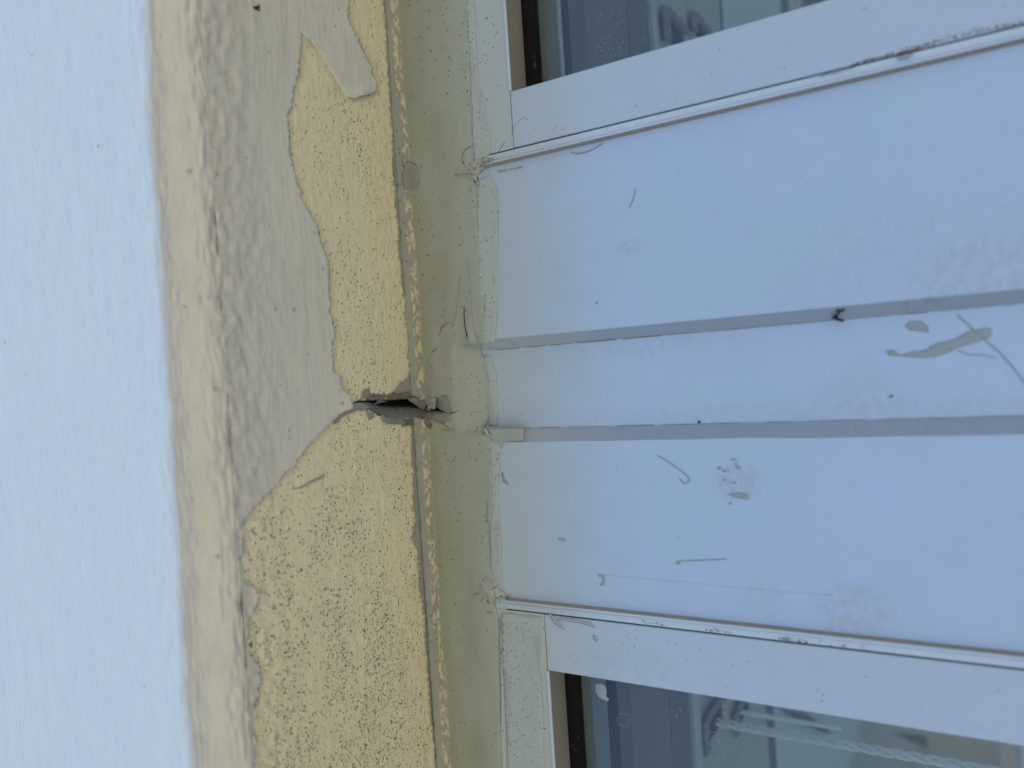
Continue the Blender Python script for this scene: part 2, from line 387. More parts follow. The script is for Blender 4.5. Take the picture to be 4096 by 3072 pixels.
# ------------------------------------------------------------------ traced outlines (photo pixels)
FILM_R = [(1400,-420),(1392,-200),(1396,0),(1390,63),(1397,95),(1416,127),(1442,184),(1461,222),(1473,253),(1487,278),(1485,297),(1498,322),(1505,345),(1502,364),(1480,378),(1454,381),(1440,386),(1416,396),(1388,392),
 (1375,377),(1344,329),(1318,285),(1290,228),(1261,187),(1236,165),(1204,136),(1201,209),(1195,259),(1195,304),(1181,329),(1170,380),(1160,430),(1147,468),(1154,525),(1157,608),(1166,652),(1176,703),(1198,760),(1201,791),(1223,835),(1246,873),
 (1265,905),(1277,962),(1296,1006),(1310,1051),(1316,1108),(1313,1146),(1320,1209),(1316,1253),(1329,1285),(1335,1342),(1326,1386),(1328,1437),(1335,1487),(1361,1506),(1364,1551),(1396,1579),(1399,1600),(1402,1636),(1361,1652),(1323,1690),
 (1285,1728),(1253,1763),(1218,1801),(1190,1835),(1177,1867),(1142,1886),(1120,1918),(1082,1962),(1038,2006),(1021,2019),(992,2052),(982,2077),(943,2132),(953,2152),(967,2155),(971,2194),(962,2232),(943,2268),(946,2310),(975,2333),(1008,2346),
 (1027,2375),(1027,2426),(995,2465),(991,2549),(982,2581),(1001,2626),(1040,2672),(1037,2723),(1030,2788),(1004,2840),(1008,2904),(1021,2956),(1017,3033),(1017,3072),(1030,3250),(1050,3500)]
YEL_R = [(1505,-420),(1533,0),(1543,95),(1546,190),(1556,316),(1562,430),(1571,519),(1571,589),(1568,633),(1578,728),(1584,823),(1594,918),(1595,1000),(1608,1127),(1623,1221),(1630,1316),(1638,1430),(1640,1480),(1632,1510),(1606,1530),(1585,1555),(1557,1580),(1545,1590),(1560,1640),(1600,1690),(1646,1702),(1646,1791),
 (1652,1886),(1654,2000),(1662,2065),(1652,2155),(1672,2213),(1675,2310),(1685,2388),(1701,2465),(1704,2581),(1714,2710),(1723,2840),(1736,2969),(1746,3072),(1775,3500)]
HOLE = [(1411,1618),(1419,1605),(1436,1599),(1460,1602),(1472,1592),(1490,1598),(1510,1592),(1540,1596),(1565,1590),(1595,1588),(1625,1584),(1655,1584),(1680,1596),(1700,1598),(1715,1594),(1745,1588),(1770,1588),(1790,1600),(1799,1628),(1807,1653),(1796,1678),
 (1775,1690),(1745,1690),(1722,1684),(1700,1678),(1668,1674),(1640,1672),(1600,1676),(1570,1678),(1540,1672),(1515,1664),(1488,1648),(1462,1636),(1430,1634),(1412,1632)]
hole = rag(HOLE, 4, 6, True, 3, .09)
def cornerx(py): return 1560 + .0693 * py          # concave corner between soffit and window head

# soffit and rounded arris as one surface; px left of the tangent rolls onto the wall face
def prof(s_):
    """s_ = distance from the corner outward; returns (y, z, ny, nz)"""
    L0 = -YE
    if s_ < L0: return (-s_, ZS, 0, -1)
    a_ = (s_ - L0) / RA
    if a_ < math.pi / 2: return (YE - RA * math.sin(a_), ZS + RA * (1 - math.cos(a_)), -math.sin(a_), -math.cos(a_))
    return (YE - RA, ZS + RA + (s_ - L0 - RA * math.pi / 2), -1, 0)
def lump(x, s_):
    v = Vector((x * 38, s_ * 75, 1.7)); a_ = mn.noise(v) * .3 + mn.noise(v * 2.3) * .28
    near = math.exp(-((s_ - .156) / (.030 if s_ < .156 else .040)) ** 2)
    u = Vector((x * 55, s_ * 130, 4.2))
    return near * (a_ * .0011 + mn.noise(u * 1.7) * .0009 + mn.noise(u * 2.9) * .0011 + mn.noise(u * 5.1) * .0007) + a_ * .0004
def grid_surface(x0, x1, s0, s1, nx, ns, off, attr=None):
    bm = bmesh.new(); la = bm.verts.layers.float.new('d'); rows = []
    for j in range(ns + 1):
        s_ = s0 + (s1 - s0) * j / ns; row = []
        for i in range(nx + 1):
            x = x0 + (x1 - x0) * i / nx; y, z, ny, nz_ = prof(s_); h_ = off + lump(x, s_)
            v = bm.verts.new((x, y + ny * h_, z + nz_ * h_)); v[la] = attr(x, s_) if attr else 0; row.append(v)
        rows.append(row)
    for a_, b_ in zip(rows, rows[1:]):
        for i in range(nx): bm.faces.new((a_[i], a_[i + 1], b_[i + 1], b_[i]))
    for f_ in bm.faces:
        if f_.calc_center_median().y > -99 and f_.normal.length == 0: f_.normal_update()
    bm.normal_update()
    for f_ in bm.faces:
        if f_.normal.dot(CAM - f_.calc_center_median()) < 0: f_.normal_flip()
    return bm
XL, XR = -.36, .36
# ------------------------------------------------------------------ the building wall
wall = thing('house_wall', 'white outer wall rounding into a greige soffit whose peeling paint bares yellow undercoat', 'wall', (0, YE - RA, ZS))
bm = bmesh.new()   # wall above: a real thickness of masonry, set back a hair behind its skins
box(bm, -1.6, 1.6, YE - RA + .004, .10, ZS + .032, .85)
box(bm, -1.6, XL, YE - RA + .004, .10, ZS + .0005, ZS + .0315)
box(bm, XR, 1.6, YE - RA + .004, .10, ZS + .0005, ZS + .0315)
obj('masonry', bm, WHITE, wall)
bm = bmesh.new()
box(bm, -1.6, -.95, YE - RA, .10, -1.6, ZS - .001); box(bm, .95, 1.6, YE - RA, .10, -1.6, ZS - .001)
obj('side_pier', bm, WHITE, wall)
bm = bmesh.new(); box(bm, -.95, .95, YE - RA, .10, -1.6, -.9); obj('wall_below', bm, WHITE, wall)
# white skin of the wall face
S_W = .160 + RA * 1.42 + .0085     # where the greige coat gives way to white on the arris
def skin_edge(x): return S_W + .0035 * mn.noise(Vector((x * 12, 2, 0))) + .001 * mn.noise(Vector((x * 60, 5, 0))) + (.004 * (-x - .0) / .3)
bm = bmesh.new(); la = bm.verts.layers.float.new('d'); nx, ns = 260, 130; rows = []
for j in range(ns + 1):
    row = []
    for i in range(nx + 1):
        x = XL + (XR - XL) * i / nx; s0 = skin_edge(x) - .004; t_ = j / ns; s_ = s0 + (.42 - s0) * t_ ** 1.3
        y, z, ny, nz_ = prof(s_); h_ = .0003 + lump(x, s_) + .00028 * mn.noise(Vector((x * 50, s_ * 95, 8))) * min(1, t_ * 6)
        v = bm.verts.new((x, y + ny * h_, z + nz_ * h_)); v[la] = 1 - max(0, min(1, (s_ - s0 - .004) / .013)); row.append(v)
    rows.append(row)
for a_, b_ in zip(rows, rows[1:]):
    for i in range(nx): bm.faces.new((a_[i], b_[i], b_[i + 1], a_[i + 1]))
bm.normal_update()
if sum(f_.normal.y for f_ in bm.faces) > 0: bmesh.ops.reverse_faces(bm, faces=bm.faces[:])
obj('wall_face', bm, WHITE, wall, True)
# grey render of the soffit, broken open by the hole
def sof(h0, extra=None):
    def fn(px, py):
        p = hz(px, py, ZS); s_ = -p.y; h_ = h0 + lump(p.x, s_) * (1 if s_ > .03 else .3)
        if extra: h_ += extra(px, py, p)
        return Vector((p.x, p.y, ZS - h_))
    return fn
up = lambda co: Vector((0, 0, 1))
def edge_px(s_, x):                                   # photo pixel column where the level plane meets y=-s_
    return None
def px_of(p):
    d_ = Vector(p) - CAM; a_ = Matrix((Xc, Yc, Zc)).transposed() @ d_
    return (2048 + F * a_.x / -a_.z, 1536 - F * a_.y / -a_.z)
TAN = [px_of((x, YE, ZS)) for x in (XR, .2, .1, 0, -.1, -.2, XL)]       # tangent line soffit / arris in the photo
COR = [px_of((x, .0, ZS)) for x in (XL, -.2, -.1, 0, .1, .2, XR)]
base_out = TAN + COR
bm = sheet(base_out, [hole], sof(.0), 26, .012, up); obj('render_base', bm, RENDER, wall, True)
# yellow undercoat
yr = rag(YEL_R, 7, 3.2, False, 5, .05)
yel = [(p.x, p.y) for p in yr]
lim = lambda pts: [p for p in pts]
yel_out = [q for q in TAN[::1]][::-1]
yel_out = [(x, y) for x, y in TAN] ; yel_poly = yel_out + [(p[0], p[1]) for p in yel[::-1] if px_of((XL, 0, ZS))[1] > p[1] > px_of((XR, 0, ZS))[1]]
fr_pts = [(p.x, p.y) for p in rag(FILM_R, 6, 3.0, False, 9, .045)]
import bisect
def film_edge_near(px, py):
    best = 1e9
    for q in fr_pts[::3]:
        d_ = abs(q[1] - py) * .8 + abs(q[0] - px)
        if d_ < best: best = d_
    return max(0, 1 - best / 34)
bm = sheet(yel_poly, [hole], sof(.00055, lambda px, py, p: .00025 * mn.noise(Vector((p.x * 160, p.y * 260, 3)))), 17, .0006, up, film_edge_near)
obj('yellow_undercoat', bm, YELLOW, wall, True)
# greige film: on the soffit
film_poly = TAN + [p for p in fr_pts[::-1] if px_of((XL, -.1, ZS))[1] > p[1] > px_of((XR, -.1, ZS))[1]]
def curl(px, py, p):
    c_ = 0
    d1 = math.hypot((px - 1450) / 70, (py - 380) / 60); c_ += .0022 * max(0, 1 - d1) ** 1.2       # the hanging tongue lifts off
    d2 = math.hypot((px - 1400) / 55, (py - 1625) / 45); c_ += .0016 * max(0, 1 - d2)              # tip at the crack
    return c_ + .00022 * mn.noise(Vector((p.x * 90, p.y * 150, 6)))
def tongue_s(px, py):
    p = hz(px, py, ZS); return max(0, min(1, (-p.y - .09) / .07))
bm = sheet(film_poly, [], sof(.0011, curl), 15, .0006, up, tongue_s); obj('peeling_top_coat', bm, GREIGE, wall, True)
# greige film rolled over the arris
bm = bmesh.new(); la = bm.verts.layers.float.new('d'); nx, ns = 320, 50; rows = []
for j in range(ns + 1):
    row = []
    for i in range(nx + 1):
        x = XL + (XR - XL) * i / nx; s1 = skin_edge(x); s_ = .1572 + (s1 - .1572) * j / ns
        y, z, ny, nz_ = prof(s_); h_ = .00075 + .00045 * max(0, min(1, (s_ - .1572) / .004)) + lump(x, s_) - (.0004 if j == ns else 0)
        v = bm.verts.new((x, y + ny * h_, z + nz_ * h_)); v[la] = 1; row.append(v)
    rows.append(row)
for a_, b_ in zip(rows, rows[1:]):
    for i in range(nx): bm.faces.new((a_[i], b_[i], b_[i + 1], a_[i + 1]))
bm.normal_update()
if sum(f_.normal.y for f_ in bm.faces) > 0: bmesh.ops.reverse_faces(bm, faces=bm.faces[:])
obj('arris_coat', bm, GREIGE, wall, True)
# backing of the soffit so that no daylight leaks behind the hole
bm = bmesh.new(); box(bm, -.40, .40, YE, .06, ZS + .024, ZS + .0315); obj('soffit_core', bm, DARK, wall)

# ------------------------------------------------------------------ painted head joint (greenish)
joint = thing('head_joint', 'greenish painted strip sealing the window head against the soffit, broken open mid-length', 'joint strip', (0, 0, .31))
BR = [(1836,-420),(1859,0),(1868,150),(1876,320),(1886,520),(1893,640),(1900,700),(1906,800),(1910,900),(1911,1000),(1916,1100),(1918,1177),(1937,1186),(1936,1250),(1937,1354),(1924,1380),(1925,1415),(1938,1440),(1949,1506),(1958,1560),(1960,1640),(1948,1690),(1930,1715),
 (1962,1747),(1968,1850),(1966,1950),(1968,2050),(1960,2120),(1966,2258),(1972,2330),(1968,2400),(1990,2460),(1992,2600),(1996,2750),(1998,2900),(2003,3072),(2030,3500)]
def jt(px, py):
    c_ = cornerx(py); return (px - c_), c_
def joint_fn(px, py):
    d_, c_ = jt(px, py); t_ = d_ / 290
    p = fr(px, py)
    p = fr(px, py)
    off = .0042 * (1 - max(0, min(1, (t_ - .05) / .95)) ** 2.2) * max(0, min(1, (d_ + 4) / 60)) ** .8 + .0006
    q_ = max(0, min(1, (34 - d_) / 60)); cove = .0048 * q_ * q_ * (3 - 2 * q_) + .0007 * mn.noise(Vector((p.x * 130, d_ * .03, 5))) * (1 if -15 < d_ < 45 else 0)
    w_ = max(0, min(1, (d_ - 150) / 130)) * max(0, min(1, (py - 1372) / 26)) * max(0, min(1, (1742 - py) / 26)); off = off * (1 - w_) - (RC - .0007) * w_
    x = p.x; n_ = .0007 * mn.noise(Vector((x * 22, p.z * 60, 2))) + .00035 * mn.noise(Vector((x * 70, p.z * 110, 7)))
    # flattened lumps of filler
    for (cx, cy, rx, ry, hgt) in ((1640, 700, 42, 52, .0012), (1888, 632, 45, 46, .0012), (1700, 1420, 60, 120, .0008), (1770, 1360, 60, 170, .0006), (1880, 1330, 18, 95, .0011)):
        q = math.hypot((px - cx) / rx, (py - cy) / ry)
        n_ += hgt * (1 / (1 + math.exp(min(60, (q - 1) * 22)))) * (.55 + .45 * (1 - q * .3))
    q = math.hypot((px - 1745) / 110, (py - 1635) / 110); n_ += .0012 * max(0, 1 - q)
    return fr(px, py, -(off + cove + n_ * (1 - w_) * min(1, max(0, (285 - d_) / 60)) * max(0, min(1, d_ / 20))))
brr = [(p.x, p.y) for p in rag(BR, 8, 2.0, False, 12, .03)]
lo, hi = px_of((XL, 0, .30))[1], px_of((XR, 0, .30))[1]
joint_poly = [(cornerx(y) - 27, y) for y in range(int(lo), int(hi), -60)] + [p for p in brr if hi < p[1] < lo]
bm = sheet(joint_poly, [hole], joint_fn, 15, .0035, lambda co: Vector((0, 1, 0)), lambda px, py: max(0, min(1, (jt(px, py)[0] + 30) / 330)))
obj('joint_paint', bm, GREEN, joint, True)
# paint overlapping the profiles below the joint
def film(name, poly, parent, mat, y=.0, thick=.0004, step=16, rg=2.0, seed=1, up_=None):
    pl = [(p.x, p.y) for p in rag(poly, 7, rg, True, seed, .05)]
    f_ = lambda px, py: fr(px, py, y - thick - .0002 - .00025 * max(0, mn.noise(Vector((px * .05, py * .02, 1)))))
    return obj(name, sheet(pl, [], f_, step, thick, lambda co: Vector((0, 1, 0))), mat, parent, True)

# ------------------------------------------------------------------ window assembly
RC = .0075
ZT = .2850          # profiles run up behind the joint paint
ZB = -.88
BX = (.1375, .0254, .0186, -.0338, -.0422, -.1451)      # bead edge, bevels
clad = thing('post_cladding', 'white ribbed cladding over the post between the two windows', 'cladding', (0, 0, ZB))
bm = bmesh.new(); prism(bm, [(.158, .012), (.158, 0), (.0262, 0), (.0258, .0002), (.0254, .0006)], ZB, ZT); obj('outer_panel', bm, PANEL_TOP, clad)
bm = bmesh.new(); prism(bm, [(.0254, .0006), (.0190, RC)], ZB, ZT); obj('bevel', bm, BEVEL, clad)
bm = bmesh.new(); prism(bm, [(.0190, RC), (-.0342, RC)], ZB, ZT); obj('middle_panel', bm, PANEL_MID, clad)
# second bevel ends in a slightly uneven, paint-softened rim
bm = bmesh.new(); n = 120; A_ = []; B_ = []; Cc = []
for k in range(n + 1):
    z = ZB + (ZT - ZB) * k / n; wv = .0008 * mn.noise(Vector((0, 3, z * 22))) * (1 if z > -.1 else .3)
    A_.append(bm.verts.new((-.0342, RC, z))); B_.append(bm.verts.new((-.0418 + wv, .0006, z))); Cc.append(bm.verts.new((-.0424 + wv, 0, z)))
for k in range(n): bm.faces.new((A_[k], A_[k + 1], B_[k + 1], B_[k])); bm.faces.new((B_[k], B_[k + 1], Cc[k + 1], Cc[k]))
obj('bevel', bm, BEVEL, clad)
bm = bmesh.new(); A_ = []; B_ = []
for k in range(n + 1):
    z = ZB + (ZT - ZB) * k / n; wv = .0008 * mn.noise(Vector((0, 3, z * 22))) * (1 if z > -.1 else .3)
    A_.append(bm.verts.new((-.0424 + wv, 0, z))); B_.append(bm.verts.new((-.160, 0, z)))
for k in range(n): bm.faces.new((A_[k], A_[k + 1], B_[k + 1], B_[k]))
obj('outer_panel', bm, PANEL_LOW, clad)
# slim dirt lines in the two inner corners of the bevels
for xx, sd in ((.0188, 1), (-.0340, 2)):
    bm = bmesh.new(); random.seed(sd)
    z = -.05
    while z < .272:
        l = random.uniform(.004, .03); r_ = random.uniform(.00005, .00016) * (1.3 if z > .15 else .8)
        tube(bm, [(xx, RC - .0002, z), (xx + random.uniform(-.0001, .0001), RC - .0002, z + l)], r_, 5); z += l + random.uniform(0, .006)
    obj('dirt_line', bm, GRIME if sd == 1 else DUSTM, clad)
# sealant smears on the middle panel
film('sealant_smear', [(3540,1405),(3575,1400),(3610,1420),(3655,1405),(3700,1400),(3745,1375),(3790,1365),(3830,1350),(3862,1330),(3905,1318),(3950,1310),(3968,1316),(3968,1340),(3950,1355),(3900,1372),(3840,1388),(3790,1412),(3740,1428),(3690,1432),(3620,1425),(3560,1422)], clad, SMEAR, RC, .0002, 14, 4, 4)
film('sealant_smear', [(3620,1302),(3640,1284),(3690,1286),(3715,1310),(3718,1328),(3680,1326),(3640,1322)], clad, SMEAR, RC, .0002, 14, 4, 5)
film('sealant_smear', [(2910,1975),(2950,1970),(2995,1978),(2998,1996),(2975,1996),(2930,1986)], clad, SMEAR, 0, .0002, 12, 3, 6)
def strand(name, label, pts, r, mat, y=0, grp=None, parent=None, lift=.0004):
    P3 = [fr(px, py, y - lift) for px, py in pts]; out_ = []
    for i in range(len(P3) - 1):                         # Catmull-Rom
        p0, p1, p2, p3 = P3[max(i - 1, 0)], P3[i], P3[i + 1], P3[min(i + 2, len(P3) - 1)]
        for k in range(6):
            t_ = k / 6; out_.append(.5 * ((2 * p1) + (p2 - p0) * t_ + (2 * p0 - 5 * p1 + 4 * p2 - p3) * t_ * t_ + (3 * p1 - p0 - 3 * p2 + p3) * t_ ** 3))
    out_.append(P3[-1]); bm = bmesh.new(); tube(bm, out_, r, 5)
    if parent: return obj(name, bm, mat, parent, True)
    o = obj(name, bm, mat, None, True, out_[0]); return tag(o, label, 'hair', 'hairs and threads stuck to the cladding')
strand('hair_strand', 'hook-shaped brown hair stuck to the lowest white panel', [(2630,1823),(2660,1838),(2690,1858),(2722,1882),(2748,1902),(2757,1918),(2748,1932),(2732,1930),(2718,1914)], .00022, HAIR)
strand('hair_strand', 'short dark hair lying on the upper white panel beside the pale bead', [(2542,756),(2536,785),(2528,808),(2516,832)], .00024, HAIR)
strand('hair_strand', 'curved pale thread hanging from the upper bead onto the white panel', [(2412,571),(2385,590),(2350,606),(2312,614),(2285,610)], .00026, HAIR)
strand('hair_strand', 'pale looped fibre arching across the groove beside the black fleck', [(3638,1250),(3634,1215),(3634,1190),(3640,1184),(3680,1190),(3725,1205),(3760,1222),(3785,1238)], .00034, PALEHAIR, .001)
strand('hair_strand', 'long faint thread curving down from the grey smear to the picture edge', [(3830,1262),(3870,1295),(3905,1330),(3950,1368),(4000,1410),(4050,1465),(4096,1525),(4150,1600)], .0003, PALEHAIR, RC)
strand('hair_strand', 'short faint thread lying below the grey smear', [(3835,1402),(3880,1418),(3930,1420),(3985,1432)], .00022, PALEHAIR, RC)
strand('scratch', None, [(2708,2248),(2730,2244),(2780,2242),(2830,2240),(2870,2238),(2905,2236)], .0004, SMEAR, 0, None, clad, .0001)
strand('scratch', None, [(2704,2252),(2722,2254)], .0006, SMEAR, 0, None, clad, .0001)
strand('scratch', None, [(2388,2295),(2410,2300),(2420,2310),(2412,2326),(2400,2340)], .00022, SMEAR, 0, None, clad, 0)
strand('scratch', None, [(2700,2145),(2712,2152),(2722,2150)], .0002, SMEAR, 0, None, clad, 0)

strand('scratch', None, [(2380,2296),(2460,2303),(2700,2325),(3000,2355),(3200,2372),(3330,2382)], .00010, SMEAR, 0, None, clad, 0)
strand('scratch', None, [(2462,1846),(2468,1870),(2462,1900)], .00012, SMEAR, 0, None, clad, 0)
film('sealant_smear', [(2006,1888),(2012,1892),(2018,1912),(2030,1930),(2036,1938),(2024,1936),(2012,1926),(2006,1906)], clad, flat('dull_smear_paint', (.27, .29, .27), .5, .3, 90), 0, .0002, 7, 1.5, 41)
film('sealant_smear', [(2232,2152),(2244,2150),(2258,2156),(2264,2166),(2250,2160),(2238,2162)], clad, SMEAR, 0, .0002, 6, 2, 42)
film('sealant_smear', [(2395,2298),(2410,2300),(2422,2312),(2420,2330),(2408,2346),(2404,2336),(2412,2322),(2408,2308),(2394,2306)], clad, SMEAR, 0, .0001, 6, 1, 43)
random.seed(5)
for k_ in range(9):
    bx_, by_ = 2945 + random.gauss(0, 38), 1925 + random.gauss(0, 36); w_, h_ = random.uniform(5, 16), random.uniform(3, 7)
    film('sealant_smear', [(bx_ + w_ * math.cos(a_ * .785) * random.uniform(.6, 1.2), by_ + h_ * math.sin(a_ * .785) * random.uniform(.6, 1.2)) for a_ in range(8)], clad, SMEAR, 0, .00012, 6, 2, 50 + k_)
# head profile behind / below the joint paint, plus the sashes
ZH = .2445
def bead(prefix, xs, sgn, label):
    """xs: outer gap, flat outer, groove line, crown inner, foot (all x); crown stands proud"""
    t_ = thing('cover_bead', label, 'bead', (xs[0], 0, ZB), 'cover beads along the cladding')
    x0, x1, x2, x3 = xs
    b = bmesh.new(); prism(b, [(x0 + sgn * .0001, .004), (x0, -.0008), (x1 + sgn * .0002, -.0010), (x1, -.0005)], ZB, ZT - .012); obj('flat_flange', b, BEAD, t_)
    b = bmesh.new(); prism(b, [(x1, -.0005), (x1 - sgn * .0004, -.0022), (x2 + sgn * .0006, -.0040), (x2, -.0036)], ZB, ZT - .013); obj('crown', b, BEAD, t_)
    b = bmesh.new(); prism(b, [(x2, -.0036), (x3, .0003)], ZB, ZT - .013); obj('side_lip', b, flat('bead_side_shade', (.27, .26, .25), .5, .4), t_)  # darker colour paints the shade on the bead's side face
    return t_
bead('u', (.1454, .1414, .1391, .1377), 1, 'thin white cover bead between the upper window sash and the cladding')
bead('l', (-.1528, -.1490, -.1464, -.1452), -1, 'thin white cover bead with brown grime between the lower window sash and the cladding')

def window(sgn, x0, x1, label, lower):
    """sgn +1: opens away to +x"""
    t_ = thing('window', label, 'window', (x0, 0, ZB), 'windows either side of the cladding')
    W = .58 * sgn; xe = x0 + W
    fm = HEADF if lower else HEADM
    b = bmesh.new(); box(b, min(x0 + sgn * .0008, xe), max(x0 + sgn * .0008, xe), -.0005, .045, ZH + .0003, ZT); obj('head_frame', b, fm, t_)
    b = bmesh.new(); box(b, min(x0 - sgn * .0003, x0 + sgn * .001), max(x0 - sgn * .0003, x0 + sgn * .001), -.0002, .010, ZB, ZT - .012); obj('gap_shade_strip', b, DARK, t_)  # solid dark strip standing in for the shade between bead and stile
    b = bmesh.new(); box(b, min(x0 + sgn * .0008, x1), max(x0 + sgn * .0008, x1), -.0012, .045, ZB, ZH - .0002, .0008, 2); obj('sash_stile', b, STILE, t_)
    # thin lit lip along the head
    b = bmesh.new(); box(b, min(x1 + sgn * .0002, xe), max(x1 + sgn * .0002, xe), -.0016, .0, ZH - .0012, ZH + .0010, .0005, 2); obj('head_lip', b, BEAD, t_)
    b = bmesh.new(); box(b, min(x1, xe), max(x1, xe), .0002, .024, ZH - .0002, ZH + .004); obj('reveal', b, REVEAL, t_)
    b = bmesh.new()
    n_ = 60; prv = None
    for k in range(n_ + 1):
        x = x1 + (xe - x1) * k / n_; wv = .0004 * mn.noise(Vector((x * 40, 1, 1)))
        ring = [b.verts.new((x, yy, zz + (wv if i in (2, 3) else 0))) for i, (yy, zz) in enumerate(((.0215, ZH + .001), (.0200, ZH - .003), (.0205, ZH - .0085), (.0235, ZH - .0100), (.0262, ZH - .0100), (.0262, ZH + .001)))]
        if prv:
            for i in range(5): b.faces.new((prv[i], prv[i + 1], ring[i + 1], ring[i]))
        prv = ring
    obj('gasket', b, RUBBER, t_, True)
    b = bmesh.new(); box(b, min(x1, xe), max(x1, xe), .0262, .0302, ZB, ZH + .002); obj('glass_pane', b, GLASS, t_)
    b = bmesh.new(); box(b, min(xe, xe + .04 * sgn), max(xe, xe + .04 * sgn), -.001, .045, ZB, ZT); obj('sash_stile', b, STILE, t_)
    b = bmesh.new(); box(b, min(x1, xe), max(x1, xe), -.001, .045, ZB - .02, ZB + .03); obj('sill_frame', b, STILE, t_)
    return t_
wu = window(1, .1455, .1824, 'white window at the top of the photo, no cord behind its pane', False)
wd = window(-1, -.1530, -.1900, 'white window at the bottom of the photo, white twisted cord behind its pane', True)
film('sealant_smear', [(2192,2452),(2205,2458),(2220,2472),(2238,2490),(2255,2515),(2262,2522),(2245,2512),(2225,2502),(2210,2482),(2198,2468)], wd, SMEAR, -.0012, .0002, 10, 1.5, 7)
film('sealant_smear', [(2228,2476),(2245,2471),(2285,2476),(2330,2482),(2368,2494),(2380,2514),(2362,2506),(2322,2494),(2270,2486),(2236,2484)], wd, SMEAR, -.0012, .0002, 10, 1.5, 8)
film('sealant_smear', [(2370,2540),(2384,2544),(2392,2566),(2384,2568),(2374,2556)], wd, SMEAR, -.0012, .0002, 10, 2, 9)
strand('scratch', None, [(2100,468),(2080,480),(2060,505),(2044,530)], .00022, SMEAR, -.0012, None, wu, 0)
strand('scratch', None, [(2018,570),(2006,588),(1992,610)], .00025, DUSTM, -.0006, None, wu, 0)
# blob of sealant and an old bubble ring on the lower pane (inside face of the pocket)
bl = [(2380,2738),(2400,2733),(2418,2742),(2424,2765),(2424,2785),(2436,2797),(2430,2806),(2414,2798),(2395,2790),(2382,2768)]
pl = [(p.x, p.y) for p in rag(bl, 6, 1.5, True, 2)]
obj('sealant_blob', sheet(pl, [], lambda px, py: fr(px, py, .0256 - .0006 * (1 - min(1, math.hypot((px - 2402) / 32, (py - 2766) / 40)))), 7, .0006, lambda co: Vector((0, 1, 0))), flat('pale_blue_sealant', (.34, .42, .47), .5, .4), wd, True)
def ringmark(cx, cy, r):
    b = bmesh.new(); pts = [fr(cx + r * math.cos(k / 20 * 2 * math.pi), cy + r * math.sin(k / 20 * 2 * math.pi), .0259) for k in range(19)]
    tube(b, pts, .00012, 4); obj('dried_ring', b, PALEHAIR, wd, True)
ringmark(2492, 2880, 25); ringmark(2852, 2955, 28)
# overlap films, upper to lower
OV1 = [(1859,-60),(1872,150),(1880,320),(1888,520),(1895,640),(1935,640),(1955,620),(1960,580),(1958,540),(1940,470),(1935,380),(1915,350),(1905,200),(1895,0),(1893,-60)]
film('paint_overlap', OV1, wu, OVER, -.0005, .0004, 14, 2.5, 21)
film('paint_overlap', [(1908,720),(1960,700),(1990,760),(1992,900),(1988,1050),(1990,1180),(1985,1300),(1975,1372),(1930,1376),(1936,1190),(1914,1180),(1908,900)], clad, OVER, 0, .0004, 14, 2, 22)
film('paint_overlap', [(1935,1420),(1960,1424),(1985,1500),(1990,1600),(1988,1700),(1955,1705),(1955,1560),(1945,1500)], clad, OVER, RC, .0003, 14, 3, 23)
film('paint_overlap', [(1955,1762),(1985,1772),(2004,1790),(1998,1830),(1992,2000),(2003,2150),(2008,2310),(2006,2395),(1962,2392),(1958,2150),(1962,2000),(1960,1850)], clad, OVER, 0, .0004, 14, 2, 24)
film('groove_paint', [(1950,1716),(2020,1712),(2092,1714),(2094,1762),(2050,1766),(2020,1768),(2008,1788),(1990,1800),(1965,1770)], clad, flat('greenish_smear_paint', (.30, .35, .34), .5, .4, 90), .0005, .0008, 12, 1.5, 25)
film('paint_overlap', [(2003,2452),(2166,2468),(2150,2510),(2160,2560),(2156,2650),(2166,2750),(2172,2850),(2174,3000),(2180,3130),(2030,3130),(2022,2900),(2012,2700)], wd, OVER, -.0005, .0003, 20, 3, 26)
# ridges, cracks and dried runs in the joint paint
def run(pts, r, mat, lift=.0003, par=joint, nm='paint_ridge'):
    P3 = [joint_fn(px, py) - Vector((0, lift, 0)) for px, py in pts]
    b = bmesh.new(); n_ = len(P3); tube(b, P3, r, 5, [.35 + .65 * math.sin(math.pi * (i + .5) / n_) for i in range(n_)]); obj(nm, b, mat, par, True)
def arc(cx, cy, rx, ry, a0, a1, n_=14): return [(cx + rx * math.cos(math.radians(a0 + (a1 - a0) * k / n_)), cy + ry * math.sin(math.radians(a0 + (a1 - a0) * k / n_))) for k in range(n_ + 1)]
GRN = flat('joint_ridge_paint', (.31, .31, .245), .45, .4, 90)
LITE = flat('pale_ridge_paint', (.42, .43, .38), .45, .4, 90)
run(arc(1640, 700, 42, 54, -110, 95), .0005, GRN); run(arc(1640, 700, 38, 50, -70, 60), .00025, DUSTM, .0002, nm='crack')
run(arc(1893, 632, 44, 46, 120, 290), .00025, DUSTM, .0002, nm='crack')
run([(1856,1225),(1857,1260),(1860,1300),(1868,1345),(1873,1378)], .00045, DARK, .0001, nm='crack')
run([(1868,1030),(1878,1080),(1888,1180),(1892,1260),(1900,1320),(1916,1360)], .00030, LITE)
run([(1866,1024),(1876,1080),(1886,1180),(1890,1262),(1898,1324),(1912,1364)], .00014, DUSTM, nm='crack')
run([(1842,1100),(1834,1170),(1826,1240),(1812,1300)], .0003, GRN); run([(1812,1295),(1790,1290),(1765,1310),(1758,1345)], .0003, GRN)
run([(1750,1390),(1728,1410),(1712,1450),(1705,1500)], .0003, GRN)
run([(1742,2350),(1748,2360),(1744,2400),(1734,2440),(1728,2462)], .0004, GRN); run([(1752,2348),(1757,2370),(1752,2410),(1742,2446),(1728,2470)], .00022, LITE)
